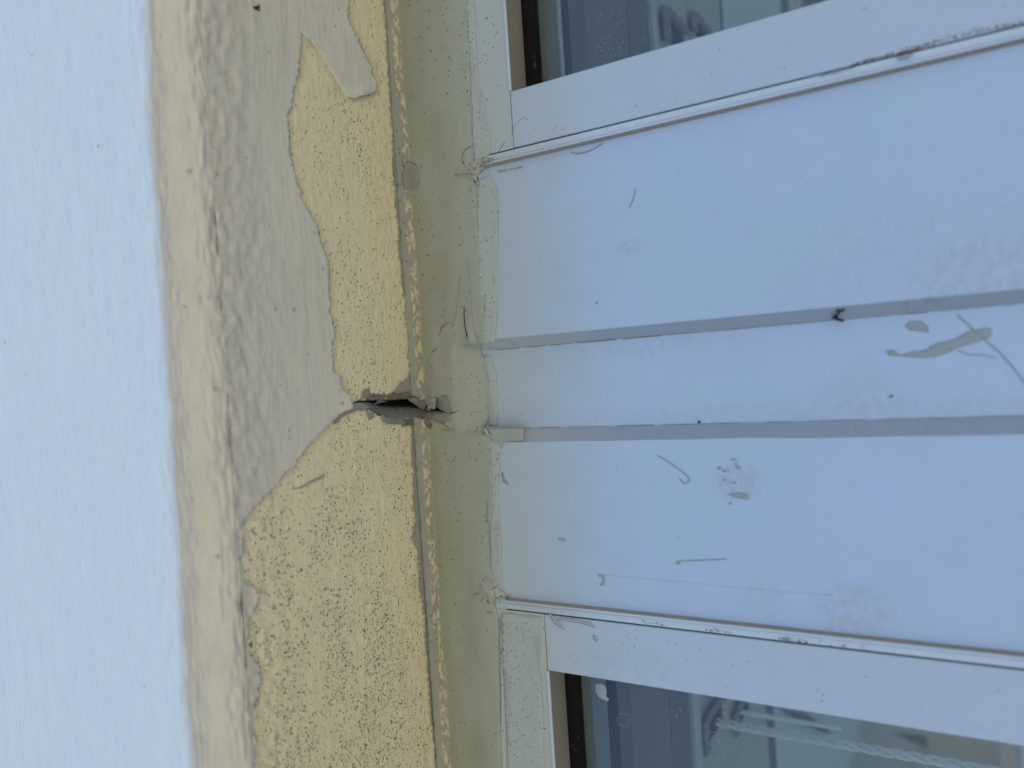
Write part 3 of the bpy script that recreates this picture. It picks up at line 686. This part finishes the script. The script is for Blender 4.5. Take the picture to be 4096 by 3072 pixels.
run([(1733,2495),(1742,2500),(1752,2530),(1748,2560)], .0004, GRN)
CRK = [(1946,1995),(1950,2040),(1948,2080),(1960,2110),(1958,2150),(1962,2200),(1960,2250),(1965,2290)]
run(CRK, .00028, DUSTM, .0002, nm='crack')
for pts in ([(1996,2470),(2000,2500),(1998,2560),(2001,2640),(2000,2720),(2002,2800),(2001,2900),(1999,2990)],):
    P3 = [fr(x, y, -.0014) for x, y in pts]; b = bmesh.new(); tube(b, P3, .00022, 5); obj('crack', b, DUSTM, joint)
P3 = [fr(x, y, -.0012) for x, y in ((2024,2450),(2027,2600),(2030,2800),(2036,3072))]; b = bmesh.new(); tube(b, P3, .00022, 5); obj('paint_ridge', b, LITE, joint)
def disc(poly, mat, seed):
    pl_ = [(p.x, p.y) for p in rag(poly, 5, 1.2, True, seed, .05)]
    obj('filler_disc', sheet(pl_, [], lambda px, py: joint_fn(px, py) - Vector((0, .0005, 0)), 9, .0004, lambda co: Vector((0, 1, 0))), mat, joint, True)
GDISC = flat('grey_filler_disc', (.245, .25, .225), .5, .35, 90)
disc(arc(1642, 702, 36, 50, -120, 75) + [(1622, 762), (1612, 735), (1610, 700), (1618, 665)], GDISC, 61)
disc([(1608,640),(1616,622),(1626,622),(1630,640),(1622,665),(1610,668)], GDISC, 62)
# lumps of caulk where the beads run into the joint
def caulk(pts, seed, par, hgt=.003, y=0, mat=None):
    pl_ = [(p.x, p.y) for p in rag(pts, 5, 3, True, seed, .08)]
    cx = sum(p[0] for p in pl_) / len(pl_); cy = sum(p[1] for p in pl_) / len(pl_); R_ = max(math.hypot(p[0] - cx, p[1] - cy) for p in pl_)
    def f_(px, py):
        k = min(math.hypot(px - q[0], py - q[1]) for q in pl_) / (R_ * .5)
        n_ = mn.noise(Vector((px * .06, py * .06, seed))) * .5 + mn.noise(Vector((px * .15, py * .15, seed))) * .35
        return fr(px, py, y - .0003 - hgt * min(1, k) ** .7 * (.8 + n_))
    obj('caulk_lump', sheet(pl_, [], f_, 5, .0015, lambda co: Vector((0, 1, 0))), mat or CAULK, par, True)
m = M('grimy_caulk', .6, .3)
c = m.mix(m.noise(120, 5), (.30, .31, .28), (.42, .44, .42)); c = m.mix(m.step(m.noise(380, 5, rough=.7), .52, .62), c, (.13, .125, .11))
CAULK = m.done(c, m.bump(m.noise(350, 4), .7, .0012))
caulk([(1875,655),(1900,640),(1935,628),(1965,632),(1985,645),(1975,655),(1955,668),(1930,680),(1908,700),(1906,722),(1916,745),(1905,735),(1890,715),(1862,702),(1822,700),(1850,690),(1872,680)], 1, joint, .0032, -.0012)
caulk([(1888,2325),(1900,2345),(1915,2348),(1922,2322),(1936,2318),(1950,2335),(1960,2355),(1985,2350),(2010,2368),(2035,2382),(2000,2390),(1995,2415),(1975,2410),(1960,2395),(1945,2412),(1935,2385),(1925,2368),(1905,2372),(1890,2350)], 2, joint, .0030, -.0010)
caulk([(1925,1712),(1940,1705),(1950,1718),(1965,1735),(1955,1750),(1938,1740)], 4, joint, .002, -.0008)
for pts in (arc(1925, 2380, 10, 22, -60, 110, 8), arc(1962, 2395, 14, 22, 60, 230, 8), arc(1898, 2350, 24, 30, -30, 120, 8), [(1928,2325),(1940,2312),(1958,2330),(1970,2328)]):
    P3 = [fr(x, y, -.0042) for x, y in pts]; b = bmesh.new(); tube(b, P3, .0004, 5, [.3 + .7 * math.sin(math.pi * (i + .5) / len(P3)) for i in range(len(P3))]); obj('caulk_ridge', b, CAULK, joint, True)
P3 = [fr(x, y, -.0005) for x, y in ((1912,716),(1908,700),(1912,688),(1925,678),(1940,672))]; b = bmesh.new(); tube(b, P3, .0006, 5, [.3, 1, 1, .8, .3]); obj('crack', b, DARK, joint)

# dust caught on the joint paint
def crumbs(name, pts, spread, n_, r0, r1, mat, par, y=0, seed=1, flatn=.5):
    random.seed(seed); b = bmesh.new()
    for _ in range(n_):
        k = random.random() * (len(pts) - 1); i = int(k); t_ = k - i
        px = pts[i][0] * (1 - t_) + pts[i + 1][0] * t_ + random.gauss(0, 1) * spread * .4; py = pts[i][1] * (1 - t_) + pts[i + 1][1] * t_ - abs(random.gauss(0, 1)) * spread
        c_ = fr(px, py, y); r_ = random.uniform(r0, r1)
        q = bmesh.ops.create_icosphere(b, subdivisions=1, radius=r_)
        s3 = (random.uniform(.6, 1.6), flatn, random.uniform(.6, 2))
        for v in q['verts']: v.co = c_ + Vector((v.co.x * s3[0], v.co.y * s3[1], v.co.z * s3[2])) * random.uniform(.7, 1.2)
    return obj(name, b, mat, par)
crumbs('grime', [(3405,262),(3480,242),(3560,222),(3640,205),(3720,178)], 4, 130, .00015, .0005, GRIME, wu, -.0012, 3)
crumbs('grime', [(3600,215),(3750,172),(3900,135),(4096,98)], 11, 240, .00012, .0004, flat('faint_grime', (.24, .24, .25), .9, .1), wu, -.0012, 4)
film('grime_streak', [(3255,302),(3300,296),(3360,280),(3420,266),(3418,270),(3340,292),(3290,304)], wu, SMEAR, -.0014, .0001, 10, 2, 31)
film('grime_streak', [(3585,228),(3620,222),(3660,212),(3640,228),(3600,240),(3588,234)], wu, SMEAR, -.0016, .0001, 8, 2, 32)
for q, (x, y, nn) in enumerate(((2600, 2494, 22), (2850, 2524, 20), (3160, 2562, 34), (3400, 2592, 10))):
    crumbs('grime', [(x - 45, y - 4), (x + 70, y + 9)], 5, nn, .0001, .0004, GRIME if q != 3 else DUSTM, wd, -.0016, 10 + q)

# black fleck in the upper groove, and the smaller dark specks that read singly
def fleck(pts, rad, label, y, seed, cat='fleck'):
    random.seed(seed); b = bmesh.new()
    P3 = [fr(px, py, y - rad * .6) + Vector((0, random.uniform(-1, .2) * rad, 0)) for px, py in pts]
    tube(b, P3, rad, 6, [random.uniform(.6, 1.25) for _ in P3])
    for v in b.verts: v.co += Vector((mn.noise(v.co * 1500), mn.noise(v.co * 1500 + Vector((5, 0, 0))), mn.noise(v.co * 1500 + Vector((0, 9, 0))))) * rad * .9
    return tag(obj('dirt_fleck', b, BLACKF, None, True, P3[0]), label, cat)
crumbs('joint_grime', [(1818,704),(1850,700),(1880,696),(1905,700)], 4, 170, .0001, .00028, DUSTM, joint, -.0052, 71)
crumbs('joint_grime', [(1915,668),(1950,650),(1975,640)], 6, 120, .0001, .0003, DUSTM, joint, -.0046, 72)
crumbs('joint_grime', [(1930,2372),(1965,2385),(2000,2392),(2060,2396)], 5, 150, .0001, .0003, DUSTM, joint, -.0020, 73)
crumbs('joint_grime', [(1890,2452),(1930,2452),(1975,2456)], 5, 110, .0001, .00024, DUSTM, joint, -.0030, 74)
crumbs('joint_grime', [(1765,1722),(1790,1724),(1820,1722)], 5, 70, .0001, .00025, DUSTM, joint, -.0050, 75)
crumbs('joint_grime', [(1935,1700),(1945,1706)], 5, 40, .0001, .0003, DUSTM, joint, -.0020, 76)
crumbs('joint_grime', [(1990,690),(2030,684),(2090,670)], 5, 90, .0001, .00025, DUSTM, clad, -.0003, 77)
o = fleck([(3378,1234),(3368,1242),(3358,1246),(3352,1256),(3342,1264),(3334,1270),(3345,1272),(3356,1278),(3366,1280),(3374,1284)], .0009, 'black crooked fleck of soot stuck in the upper groove of the white cladding', .003, 2)
for pts, rad in (([(3352,1248),(3348,1236),(3356,1240)], .0005), ([(3334,1270),(3326,1272)], .0004), ([(3370,1232),(3374,1226)], .0004)):
    b = bmesh.new(); tube(b, [fr(x, y, .002) for x, y in pts], rad, 5); obj('leg', b, BLACKF, o, True)
def sofleck(px, py, rx, ry, label):
    random.seed(int(px)); b = bmesh.new()
    for _ in range(16):
        q = bmesh.ops.create_icosphere(b, subdivisions=1, radius=.0007 * random.uniform(.5, 1.2)); c_ = hz(px + random.gauss(0, .5) * rx, py + random.gauss(0, .5) * ry, ZS - .0012)
        for v in q['verts']: v.co = Vector((v.co.x, v.co.y, v.co.z * .4)) + c_
    return tag(obj('dirt_fleck', b, BLACKF, None, False, hz(px, py, ZS)), label, 'fleck')
sofleck(1030, 30, 14, 10, 'sooty black speck on the greige soffit paint near the top edge')
tag(crumbs('dirt_crumb', [(2790,1692),(2800,1690)], 3, 6, .0003, .0006, BLACKF, None, RC, 5), 'cluster of tiny dark green crumbs on the edge of the lower groove', 'crumb')
tag(crumbs('dirt_crumb', [(2386,1208),(2388,1220)], 2, 7, .0002, .00045, BLACKF, None, 0, 6), 'pair of tiny black specks left on the upper white panel', 'crumb')

# ------------------------------------------------------------------ the broken joint (hole)
hol = thing('broken_joint', 'dark torn-open gap in the corner joint with curled paint and crumbling mortar', 'gap', (0, -.005, ZS))
def at(px, py, depth):
    """point `depth` behind the visible skin along the view of that pixel"""
    d_ = px - cornerx(py)
    base = hz(px, py, ZS) if d_ < 0 else joint_fn(px, py)
    if abs(d_) < 30:
        k = (d_ + 30) / 60; base = hz(px, py, ZS) * (1 - k) + joint_fn(px, py) * k
    return base + (base - CAM).normalized() * depth
def loft(rowsA, mat, name, n_=60, seed=1, amp=.0007, par=hol):
    """rows of (px,py,depth) polylines, resampled and skinned"""
    def res(row):
        L_ = [0]
        for a_, b_ in zip(row, row[1:]): L_.append(L_[-1] + math.hypot(a_[0] - b_[0], a_[1] - b_[1]))
        o_ = []
        for k in range(n_ + 1):
            t_ = L_[-1] * k / n_; i = max(j for j in range(len(L_)) if L_[j] <= t_ + 1e-9); i = min(i, len(row) - 2); f_ = (t_ - L_[i]) / max(1e-6, L_[i + 1] - L_[i])
            o_.append([row[i][c_] * (1 - f_) + row[i + 1][c_] * f_ for c_ in range(3)])
        return o_
    R_ = [res(r_) for r_ in rowsA]; RR = []
    sub = 5
    for a_, b_ in zip(R_, R_[1:]):
        for s_ in range(sub): RR.append([[p[c_] * (1 - s_ / sub) + q[c_] * s_ / sub for c_ in range(3)] for p, q in zip(a_, b_)])
    RR.append(R_[-1]); b = bmesh.new(); V = []
    for j, r_ in enumerate(RR):
        V.append([b.verts.new(at(p[0], p[1], max(.0001, p[2] + amp * (mn.noise(Vector((p[0] * .07, p[1] * .11, seed))) + .6 * mn.noise(Vector((p[0] * .2, p[1] * .3, seed))))))) for p in r_])
    for a_, b_ in zip(V, V[1:]):
        for i in range(n_): b.faces.new((a_[i], a_[i + 1], b_[i + 1], b_[i]))
    b.normal_update()
    if sum(f_.normal.dot(CAM - f_.calc_center_median()) for f_ in b.faces) < 0: bmesh.ops.reverse_faces(b, faces=b.faces[:])
    obj(name, b, mat, par, True)
# dark throat
loft([[(1405,1600,.012),(1500,1580,.03),(1600,1575,.034),(1700,1575,.03),(1815,1640,.012)], [(1405,1640,.012),(1500,1660,.03),(1600,1680,.034),(1700,1690,.03),(1815,1660,.012)]], DARK, 'throat', 40, 1, 0)
# lower wall: smooth filler sloping down into the slot
loft([[(1408,1640,.0002),(1440,1640,.0004),(1480,1652,.0004),(1520,1690,.0006),(1560,1700,.0006),(1620,1698,.0004),(1680,1700,.0004),(1730,1706,.0004),(1780,1700,.0004),(1806,1656,.0004)],
      [(1410,1624,.001),(1440,1620,.001),(1480,1640,.003),(1520,1664,.003),(1560,1674,.003),(1620,1672,.003),(1680,1672,.004),(1730,1682,.003),(1775,1680,.002),(1804,1652,.001)],
      [(1412,1616,.002),(1440,1608,.002),(1472,1608,.005),(1520,1626,.010),(1560,1630,.012),(1620,1630,.012),(1670,1632,.012),(1720,1650,.009),(1770,1652,.006),(1802,1650,.002)],
      [(1412,1614,.008),(1440,1604,.008),(1476,1606,.014),(1520,1616,.026),(1560,1618,.030),(1620,1618,.030),(1670,1620,.028),(1720,1640,.018),(1770,1646,.010),(1802,1649,.003)]], FILLER, 'filler_slope', 70, 3, .0006)
# upper wall: undercut render
loft([[(1408,1614,.0004),(1440,1594,.0006),(1490,1590,.0006),(1560,1586,.0006),(1620,1580,.0006),(1680,1590,.0006),(1730,1588,.0006),(1790,1586,.0004)],
      [(1412,1616,.004),(1440,1601,.004),(1490,1603,.006),(1560,1601,.006),(1620,1596,.006),(1680,1598,.005),(1730,1592,.005),(1792,1590,.003)],
      [(1412,1618,.03),(1440,1600,.03),(1490,1596,.03),(1560,1592,.03),(1620,1588,.03),(1680,1590,.03),(1730,1588,.02),(1792,1590,.012)]], MORTAR, 'undercut_render', 70, 5, .0006)
# blue-grey end wall of the gap
BLUEG = flat('blue_grey_filler', (.27, .30, .31), .5, .4, 60)
loft([[(1742,1586,.0006),(1760,1585,.0006),(1785,1592,.0004),(1797,1622,.0004),(1808,1654,.0004)], [(1744,1600,.007),(1758,1610,.007),(1772,1622,.005),(1788,1638,.003),(1806,1653,.001)], [(1744,1628,.012),(1756,1636,.010),(1772,1644,.007),(1788,1648,.004),(1806,1654,.001)]], BLUEG, 'end_facet', 24, 7, .0003)
# curled flakes of paint and filler standing in the gap
m = M('curled_flake', .6, .3); m.m.use_backface_culling = False
c = m.mix(m.noise(150, 5), (.22, .22, .195), (.33, .33, .29)); FLAKE = m.done(c, m.bump(m.noise(400, 4), .6, .001))
loft([[(1628,1592,.004),(1660,1590,.002),(1690,1598,.001),(1722,1592,.0006),(1744,1590,.0004)], [(1640,1606,.006),(1665,1612,.004),(1695,1618,.003),(1722,1606,.001),(1742,1602,.0006)], [(1655,1616,.009),(1675,1630,.007),(1696,1640,.005),(1704,1622,.002),(1738,1606,.001)]], FLAKE, 'paint_flake', 34, 9, .0008)
loft([[(1742,1592,.0005),(1744,1606,.0004),(1742,1622,.0005),(1740,1638,.001)], [(1728,1606,.003),(1730,1614,.003),(1726,1624,.004),(1722,1634,.005)], [(1706,1626,.005),(1710,1630,.005),(1706,1636,.006),(1700,1640,.006)]], flat('pale_flake_paint', (.38, .38, .33), .5, .3, 90), 'paint_flake', 16, 11, .0004)
loft([[(1496,1616,.004),(1505,1608,.003),(1520,1603,.002),(1545,1605,.002)], [(1500,1618,.006),(1512,1614,.005),(1528,1609,.004),(1548,1607,.004)]], FLAKE, 'paint_flake', 16, 13, .0003)
# crumbling mortar rims
def rim(pts, wd_, n_, r0, r1, seed, mat=MORTAR):
    random.seed(seed); b = bmesh.new()
    for _ in range(n_):
        k = random.random() * (len(pts) - 1); i = int(k); t_ = k - i
        px = pts[i][0] * (1 - t_) + pts[i + 1][0] * t_ + random.uniform(-4, 4); py = pts[i][1] * (1 - t_) + pts[i + 1][1] * t_ + random.gauss(0, wd_)
        c_ = at(px, py, random.uniform(-.0008, .0008)); r_ = random.uniform(r0, r1)
        q = bmesh.ops.create_icosphere(b, subdivisions=1, radius=r_)
        for v in q['verts']: v.co = c_ + v.co * random.uniform(.55, 1.35)
    obj('mortar_crumbs', b, mat, hol)
rim([(1470,1590),(1490,1586),(1520,1590),(1560,1586),(1600,1582),(1640,1578),(1672,1572),(1686,1556)], 5, 760, .0002, .0014, 1)
rim([(1455,1634),(1480,1640),(1505,1650),(1522,1660)], 3, 130, .0002, .0006, 2)
rim([(1612,1694),(1640,1688),(1680,1682),(1712,1690),(1722,1702)], 5.5, 560, .0002, .0014, 3)
rim([(1745,1686),(1765,1690),(1780,1694)], 2.5, 50, .0001, .0004, 4, FILLER)
random.seed(21)
for cx, cy, R_, dep in ((1536,1594,9,.0006),(1580,1590,11,.0004),(1610,1586,8,.0005),(1648,1582,10,.0003),(1500,1596,8,.0005),(1660,1690,8,.0004),(1700,1694,7,.0004),(1630,1696,9,.0004),(1760,1692,6,.0004),(1600,1640,6,.006),(1650,1652,7,.006),(1555,1632,6,.008),(1690,1612,9,.003),(1718,1640,7,.004)):
    b = bmesh.new(); n_ = random.randint(5, 7); a0 = random.random() * 6
    P_ = [at(cx + R_ * random.uniform(.5, 1.4) * math.cos(a0 + k * 6.283 / n_), cy + .6 * R_ * random.uniform(.5, 1.3) * math.sin(a0 + k * 6.283 / n_), max(0, dep + random.uniform(-.0012, .0006))) for k in range(n_)]
    lo_ = [b.verts.new(p) for p in P_]; hi_ = [b.verts.new(p + (p - CAM).normalized() * .0006) for p in P_]
    b.faces.new(lo_); b.faces.new(hi_[::-1])
    for k in range(n_): b.faces.new((lo_[k], hi_[k], hi_[(k + 1) % n_], lo_[(k + 1) % n_]))
    bmesh.ops.triangulate(b, faces=b.faces[:]); obj('plaster_shard', b, random.choice((FILLER, FLAKE, MORTAR, RENDER)), hol)
for pts, rr in (([(1806,1653),(1818,1650),(1830,1642)], .00018), ([(1790,1586),(1778,1582),(1762,1584)], .00016), ([(1775,1700),(1790,1706),(1800,1716)], .00016)):
    b = bmesh.new(); tube(b, [at(x, y, -.0002) for x, y in pts], rr, 5); obj('crack', b, DARK, hol)
# filler patches laid bare beside the gap, each a thin real layer on the undercoat
def patch(poly, mat, h0, seed, nm='filler_patch', stepp=9, on='sof'):
    pl_ = [(p.x, p.y) for p in rag(poly, 5, 2.2, True, seed, .06)]
    f_ = sof(h0) if on == 'sof' else (lambda px, py: joint_fn(px, py) - Vector((0, h0, 0)))
    obj(nm, sheet(pl_, [], f_, stepp, .0004, up if on == 'sof' else (lambda co: Vector((0, 1, 0)))), mat, hol, True)
patch([(1522,1658),(1540,1668),(1575,1676),(1606,1678),(1625,1690),(1608,1698),(1575,1698),(1545,1694),(1528,1690),(1520,1676)], FILLER, .0012, 1)
patch([(1400,1640),(1412,1614),(1440,1612),(1462,1620),(1470,1634),(1440,1640),(1415,1642),(1385,1656),(1362,1668),(1340,1690),(1324,1695),(1330,1684),(1352,1664),(1376,1650)], FILLER, .0016, 2)
patch([(1440,1595),(1442,1570),(1455,1556),(1474,1552),(1474,1568),(1484,1578),(1476,1590),(1460,1596)], flat('grey_smear', (.27, .26, .20), .8, .2, 120), .00085, 3, 'grey_smear')
patch([(1456,1640),(1470,1645),(1490,1655),(1496,1668),(1480,1676),(1470,1682),(1464,1664)], flat('mauve_smear', (.32, .29, .24), .8, .2, 120), .00085, 4, 'grey_smear')
bm = bmesh.new(); tube(bm, [at(1542,1661,-.0009), at(1550,1672,-.0009), at(1558,1682,-.0009), at(1566,1690,-.0009)], .00035, 5, [.4, 1, .8, .3]); obj('crack', bm, DARK, hol)
# faint grey scrape on the undercoat below the gap
bm = bmesh.new(); tube(bm, [hz(x, y, ZS - .0009) for x, y in ((1175,1955),(1205,1950),(1230,1935),(1262,1920),(1290,1908),(1300,1900))], .0011, 6, [.3, .7, 1, .7, 1, .6])
for v in bm.verts: v.co.z = ZS - .0009 + (v.co.z - ZS + .0009) * .2
obj('grey_scrape', bm, flat('scrape_grey', (.48, .455, .36), .8, .2, 300, .5), wall)

# ------------------------------------------------------------------ what stands behind the panes
room = thing('room_shell', 'dim inner room seen through the panes', 'room', (0, .1, -1.6)); room['kind'] = 'structure'
LIN = flat('inner_olive_paint', (.23, .25, .20), .5, .4); SLATE = flat('slate_blind_metal', (.20, .26, .32), .5, .4)
NAVY = flat('navy_slot_shade', (.02, .055, .16), .5, .2); PALE = flat('pale_blind_edge', (.50, .60, .63), .5, .4); GREENG = flat('inner_grey_board', (.42, .50, .52), .6, .3)  # navy stands in for shade inside slots and cord openings
LG = flat('inner_light_board', (.54, .66, .72), .6, .3); INW = flat('inner_wall_paint', (.62, .66, .68), .7, .2); INF = flat('inner_floor', (.55, .52, .47), .7, .2)
b = bmesh.new(); box(b, -1.6, 1.6, .10, 4.2, -1.7, -1.6); obj('room_floor', b, INF, room)
b = bmesh.new(); box(b, -1.7, -1.6, .10, 4.2, -1.6, 1.0); box(b, 1.6, 1.7, .10, 4.2, -1.6, 1.0)
box(b, -1.6, 1.6, 4.1, 4.2, -1.6, -.7); box(b, -1.6, -1.3, 4.1, 4.2, -.7, 1.0); box(b, 1.3, 1.6, 4.1, 4.2, -.7, 1.0); box(b, -1.3, 1.3, 4.1, 4.2, .25, 1.0); obj('room_wall', b, INW, room)  # unseen far window opening added to brighten the room
b = bmesh.new(); box(b, -1.7, 1.7, 1.9, 4.2, 1.0, 1.08); obj('room_ceiling', b, INW, room)
def blind(x0, x1, label, cords, holes_x, bands, blades):
    t_ = thing('window_blind', label, 'blind', ((x0 + x1) / 2, .1, .24), 'blinds behind the panes')
    zb = .240
    Yp = lambda px, py=(200 if x0 > 0 else 2900): hz(px, py, zb).y
    def strip(a_, b_, z, mat, nm, h=.01):
        q = bmesh.new(); box(q, x0, x1, Yp(a_), Yp(b_), z, z + h, .0004, 1); obj(nm, q, mat, t_)
    for a_, b_, dz, mat, nm, h in bands: strip(a_, b_, zb + dz, mat, nm, h)
    q = bmesh.new(); box(q, x0, x1, Yp(bands[-1][1]) + .04, 4.0, .26, .30); obj('pelmet_board', q, GREENG, t_)
    for k_, (ax, ay, bx, by, wd_) in enumerate(blades):
        A_, B_ = hz(ax, ay, zb - .004), hz(bx, by, zb - .004); d_ = (B_ - A_); n_ = Vector((-d_.y, d_.x, 0)).normalized() * wd_
        q = bmesh.new(); M_ = A_.lerp(B_, .45)
        lo_ = [q.verts.new(p) for p in (A_, M_ - n_, B_, M_ + n_ * .6)]; hi_ = [q.verts.new(Vector(v.co) + Vector((0, 0, .003))) for v in lo_]
        q.faces.new(lo_); q.faces.new(hi_[::-1])
        for i_ in range(4): q.faces.new((lo_[i_], lo_[(i_ + 1) % 4], hi_[(i_ + 1) % 4], hi_[i_]))
        obj('slat_blade', q, NAVY2, t_)
    # square cord openings, their inner shade painted navy, with a lifted metal lip
    for (px, py, wx, wy) in holes_x:
        p0 = hz(px - wx, py, zb); p1 = hz(px + wx, py, zb); pc = hz(px, py, zb); hw = wy / 2
        q = bmesh.new(); box(q, pc.x - hw, pc.x + hw, p0.y, p1.y, zb - .0012, zb + .002, .0005, 1); obj('cord_opening', q, NAVY, t_)
        q = bmesh.new(); box(q, pc.x - hw - .006, pc.x + hw + .006, p0.y - .016, p0.y - .001, zb - .0045, zb - .001, .0008, 1); box(q, pc.x + hw + .001, pc.x + hw + .010, p0.y - .001, p1.y + .01, zb - .0045, zb - .001, .0008, 1); obj('opening_lip', q, SLATE, t_)
    for (px, py, zz, r_, tw) in cords:
        p = hz(px, py, zb); q = bmesh.new(); n_ = 260; CL = .74 if tw else .105
        for s_ in ((0, 1, 2) if tw else (0,)):
            pts = []
            for k in range(n_ + 1):
                z = zb - CL * k / n_; a_ = z * 2 * math.pi / (r_ * 11) + s_ * 2 * math.pi / 3; rr = r_ * .72 if tw else 0
                pts.append((p.x + rr * math.cos(a_), p.y + rr * math.sin(a_), z))
            tube(q, pts, r_ * (.44 if tw else 1), 6)
        obj('cord', q, flat('white_cord', (.95, .97, .95), .7, .2), t_, True)
    return t_
NAVY2 = flat('dim_blue_metal_shade', (.12, .17, .23), .5, .2); PB2 = flat('pale_blue_metal', (.25, .33, .39), .5, .3); SL2 = flat('slate_inner_metal', (.155, .215, .29), .5, .3)  # dim blue: metal blades, and painted shade in the far slots
blind(.150, .80, 'slate metal blind head seen up through the upper pane', [], [(2700, 145, 30, .020), (2800, 128, 22, .008)],
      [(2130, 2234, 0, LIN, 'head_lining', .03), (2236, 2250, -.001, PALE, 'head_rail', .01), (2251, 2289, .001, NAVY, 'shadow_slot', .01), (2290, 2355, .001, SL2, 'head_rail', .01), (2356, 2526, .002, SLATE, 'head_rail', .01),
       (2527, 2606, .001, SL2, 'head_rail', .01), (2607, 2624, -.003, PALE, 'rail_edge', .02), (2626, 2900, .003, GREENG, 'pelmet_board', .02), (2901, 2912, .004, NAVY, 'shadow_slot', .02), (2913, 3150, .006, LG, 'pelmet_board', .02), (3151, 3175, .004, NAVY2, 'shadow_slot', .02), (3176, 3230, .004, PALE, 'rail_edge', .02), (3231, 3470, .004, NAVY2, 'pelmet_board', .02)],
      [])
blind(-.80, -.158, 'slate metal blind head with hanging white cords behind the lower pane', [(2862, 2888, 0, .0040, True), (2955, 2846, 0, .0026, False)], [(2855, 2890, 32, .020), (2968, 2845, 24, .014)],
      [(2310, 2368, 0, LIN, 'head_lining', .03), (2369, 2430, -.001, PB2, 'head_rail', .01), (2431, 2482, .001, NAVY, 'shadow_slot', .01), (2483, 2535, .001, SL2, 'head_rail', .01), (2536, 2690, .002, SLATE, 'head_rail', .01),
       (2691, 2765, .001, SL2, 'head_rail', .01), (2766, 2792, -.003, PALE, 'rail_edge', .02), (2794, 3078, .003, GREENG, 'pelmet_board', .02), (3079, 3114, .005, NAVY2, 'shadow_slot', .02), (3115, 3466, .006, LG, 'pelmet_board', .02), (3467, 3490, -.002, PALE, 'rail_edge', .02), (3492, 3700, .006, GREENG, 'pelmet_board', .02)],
      [(3120, 2836, 3330, 2932, .010), (3250, 2905, 3330, 2935, .006), (3560, 2925, 3790, 3005, .03)])

sb = thing('sideboard', 'warm brown low board seen dimly inside at the corner of the lower pane', 'sideboard', (-.75, 1.95, -1.6))
b = bmesh.new(); box(b, -1.25, -.15, 1.95, 2.35, -1.6, -.085, .004); obj('body', b, flat('brown_wood', (.34, .25, .13), .5, .3, 9, .5), sb)
b = bmesh.new(); box(b, -1.27, -.13, 1.93, 2.37, -.0845, -.055, .004); obj('board_top', b, PALE, sb)

# ------------------------------------------------------------------ ground
m = M('pale_paving', .85, .2); c = m.mix(m.noise(1.2, 6), (.46, .43, .38), (.54, .51, .45)); PAVE = m.done(c, m.bump(m.noise(40, 4), .4, .01))
b = bmesh.new(); box(b, -400, 400, -400, 400, -1.71, -1.615)
tag(obj('ground', b, PAVE), 'pale sunlit paving around the building', 'ground', kind='structure')
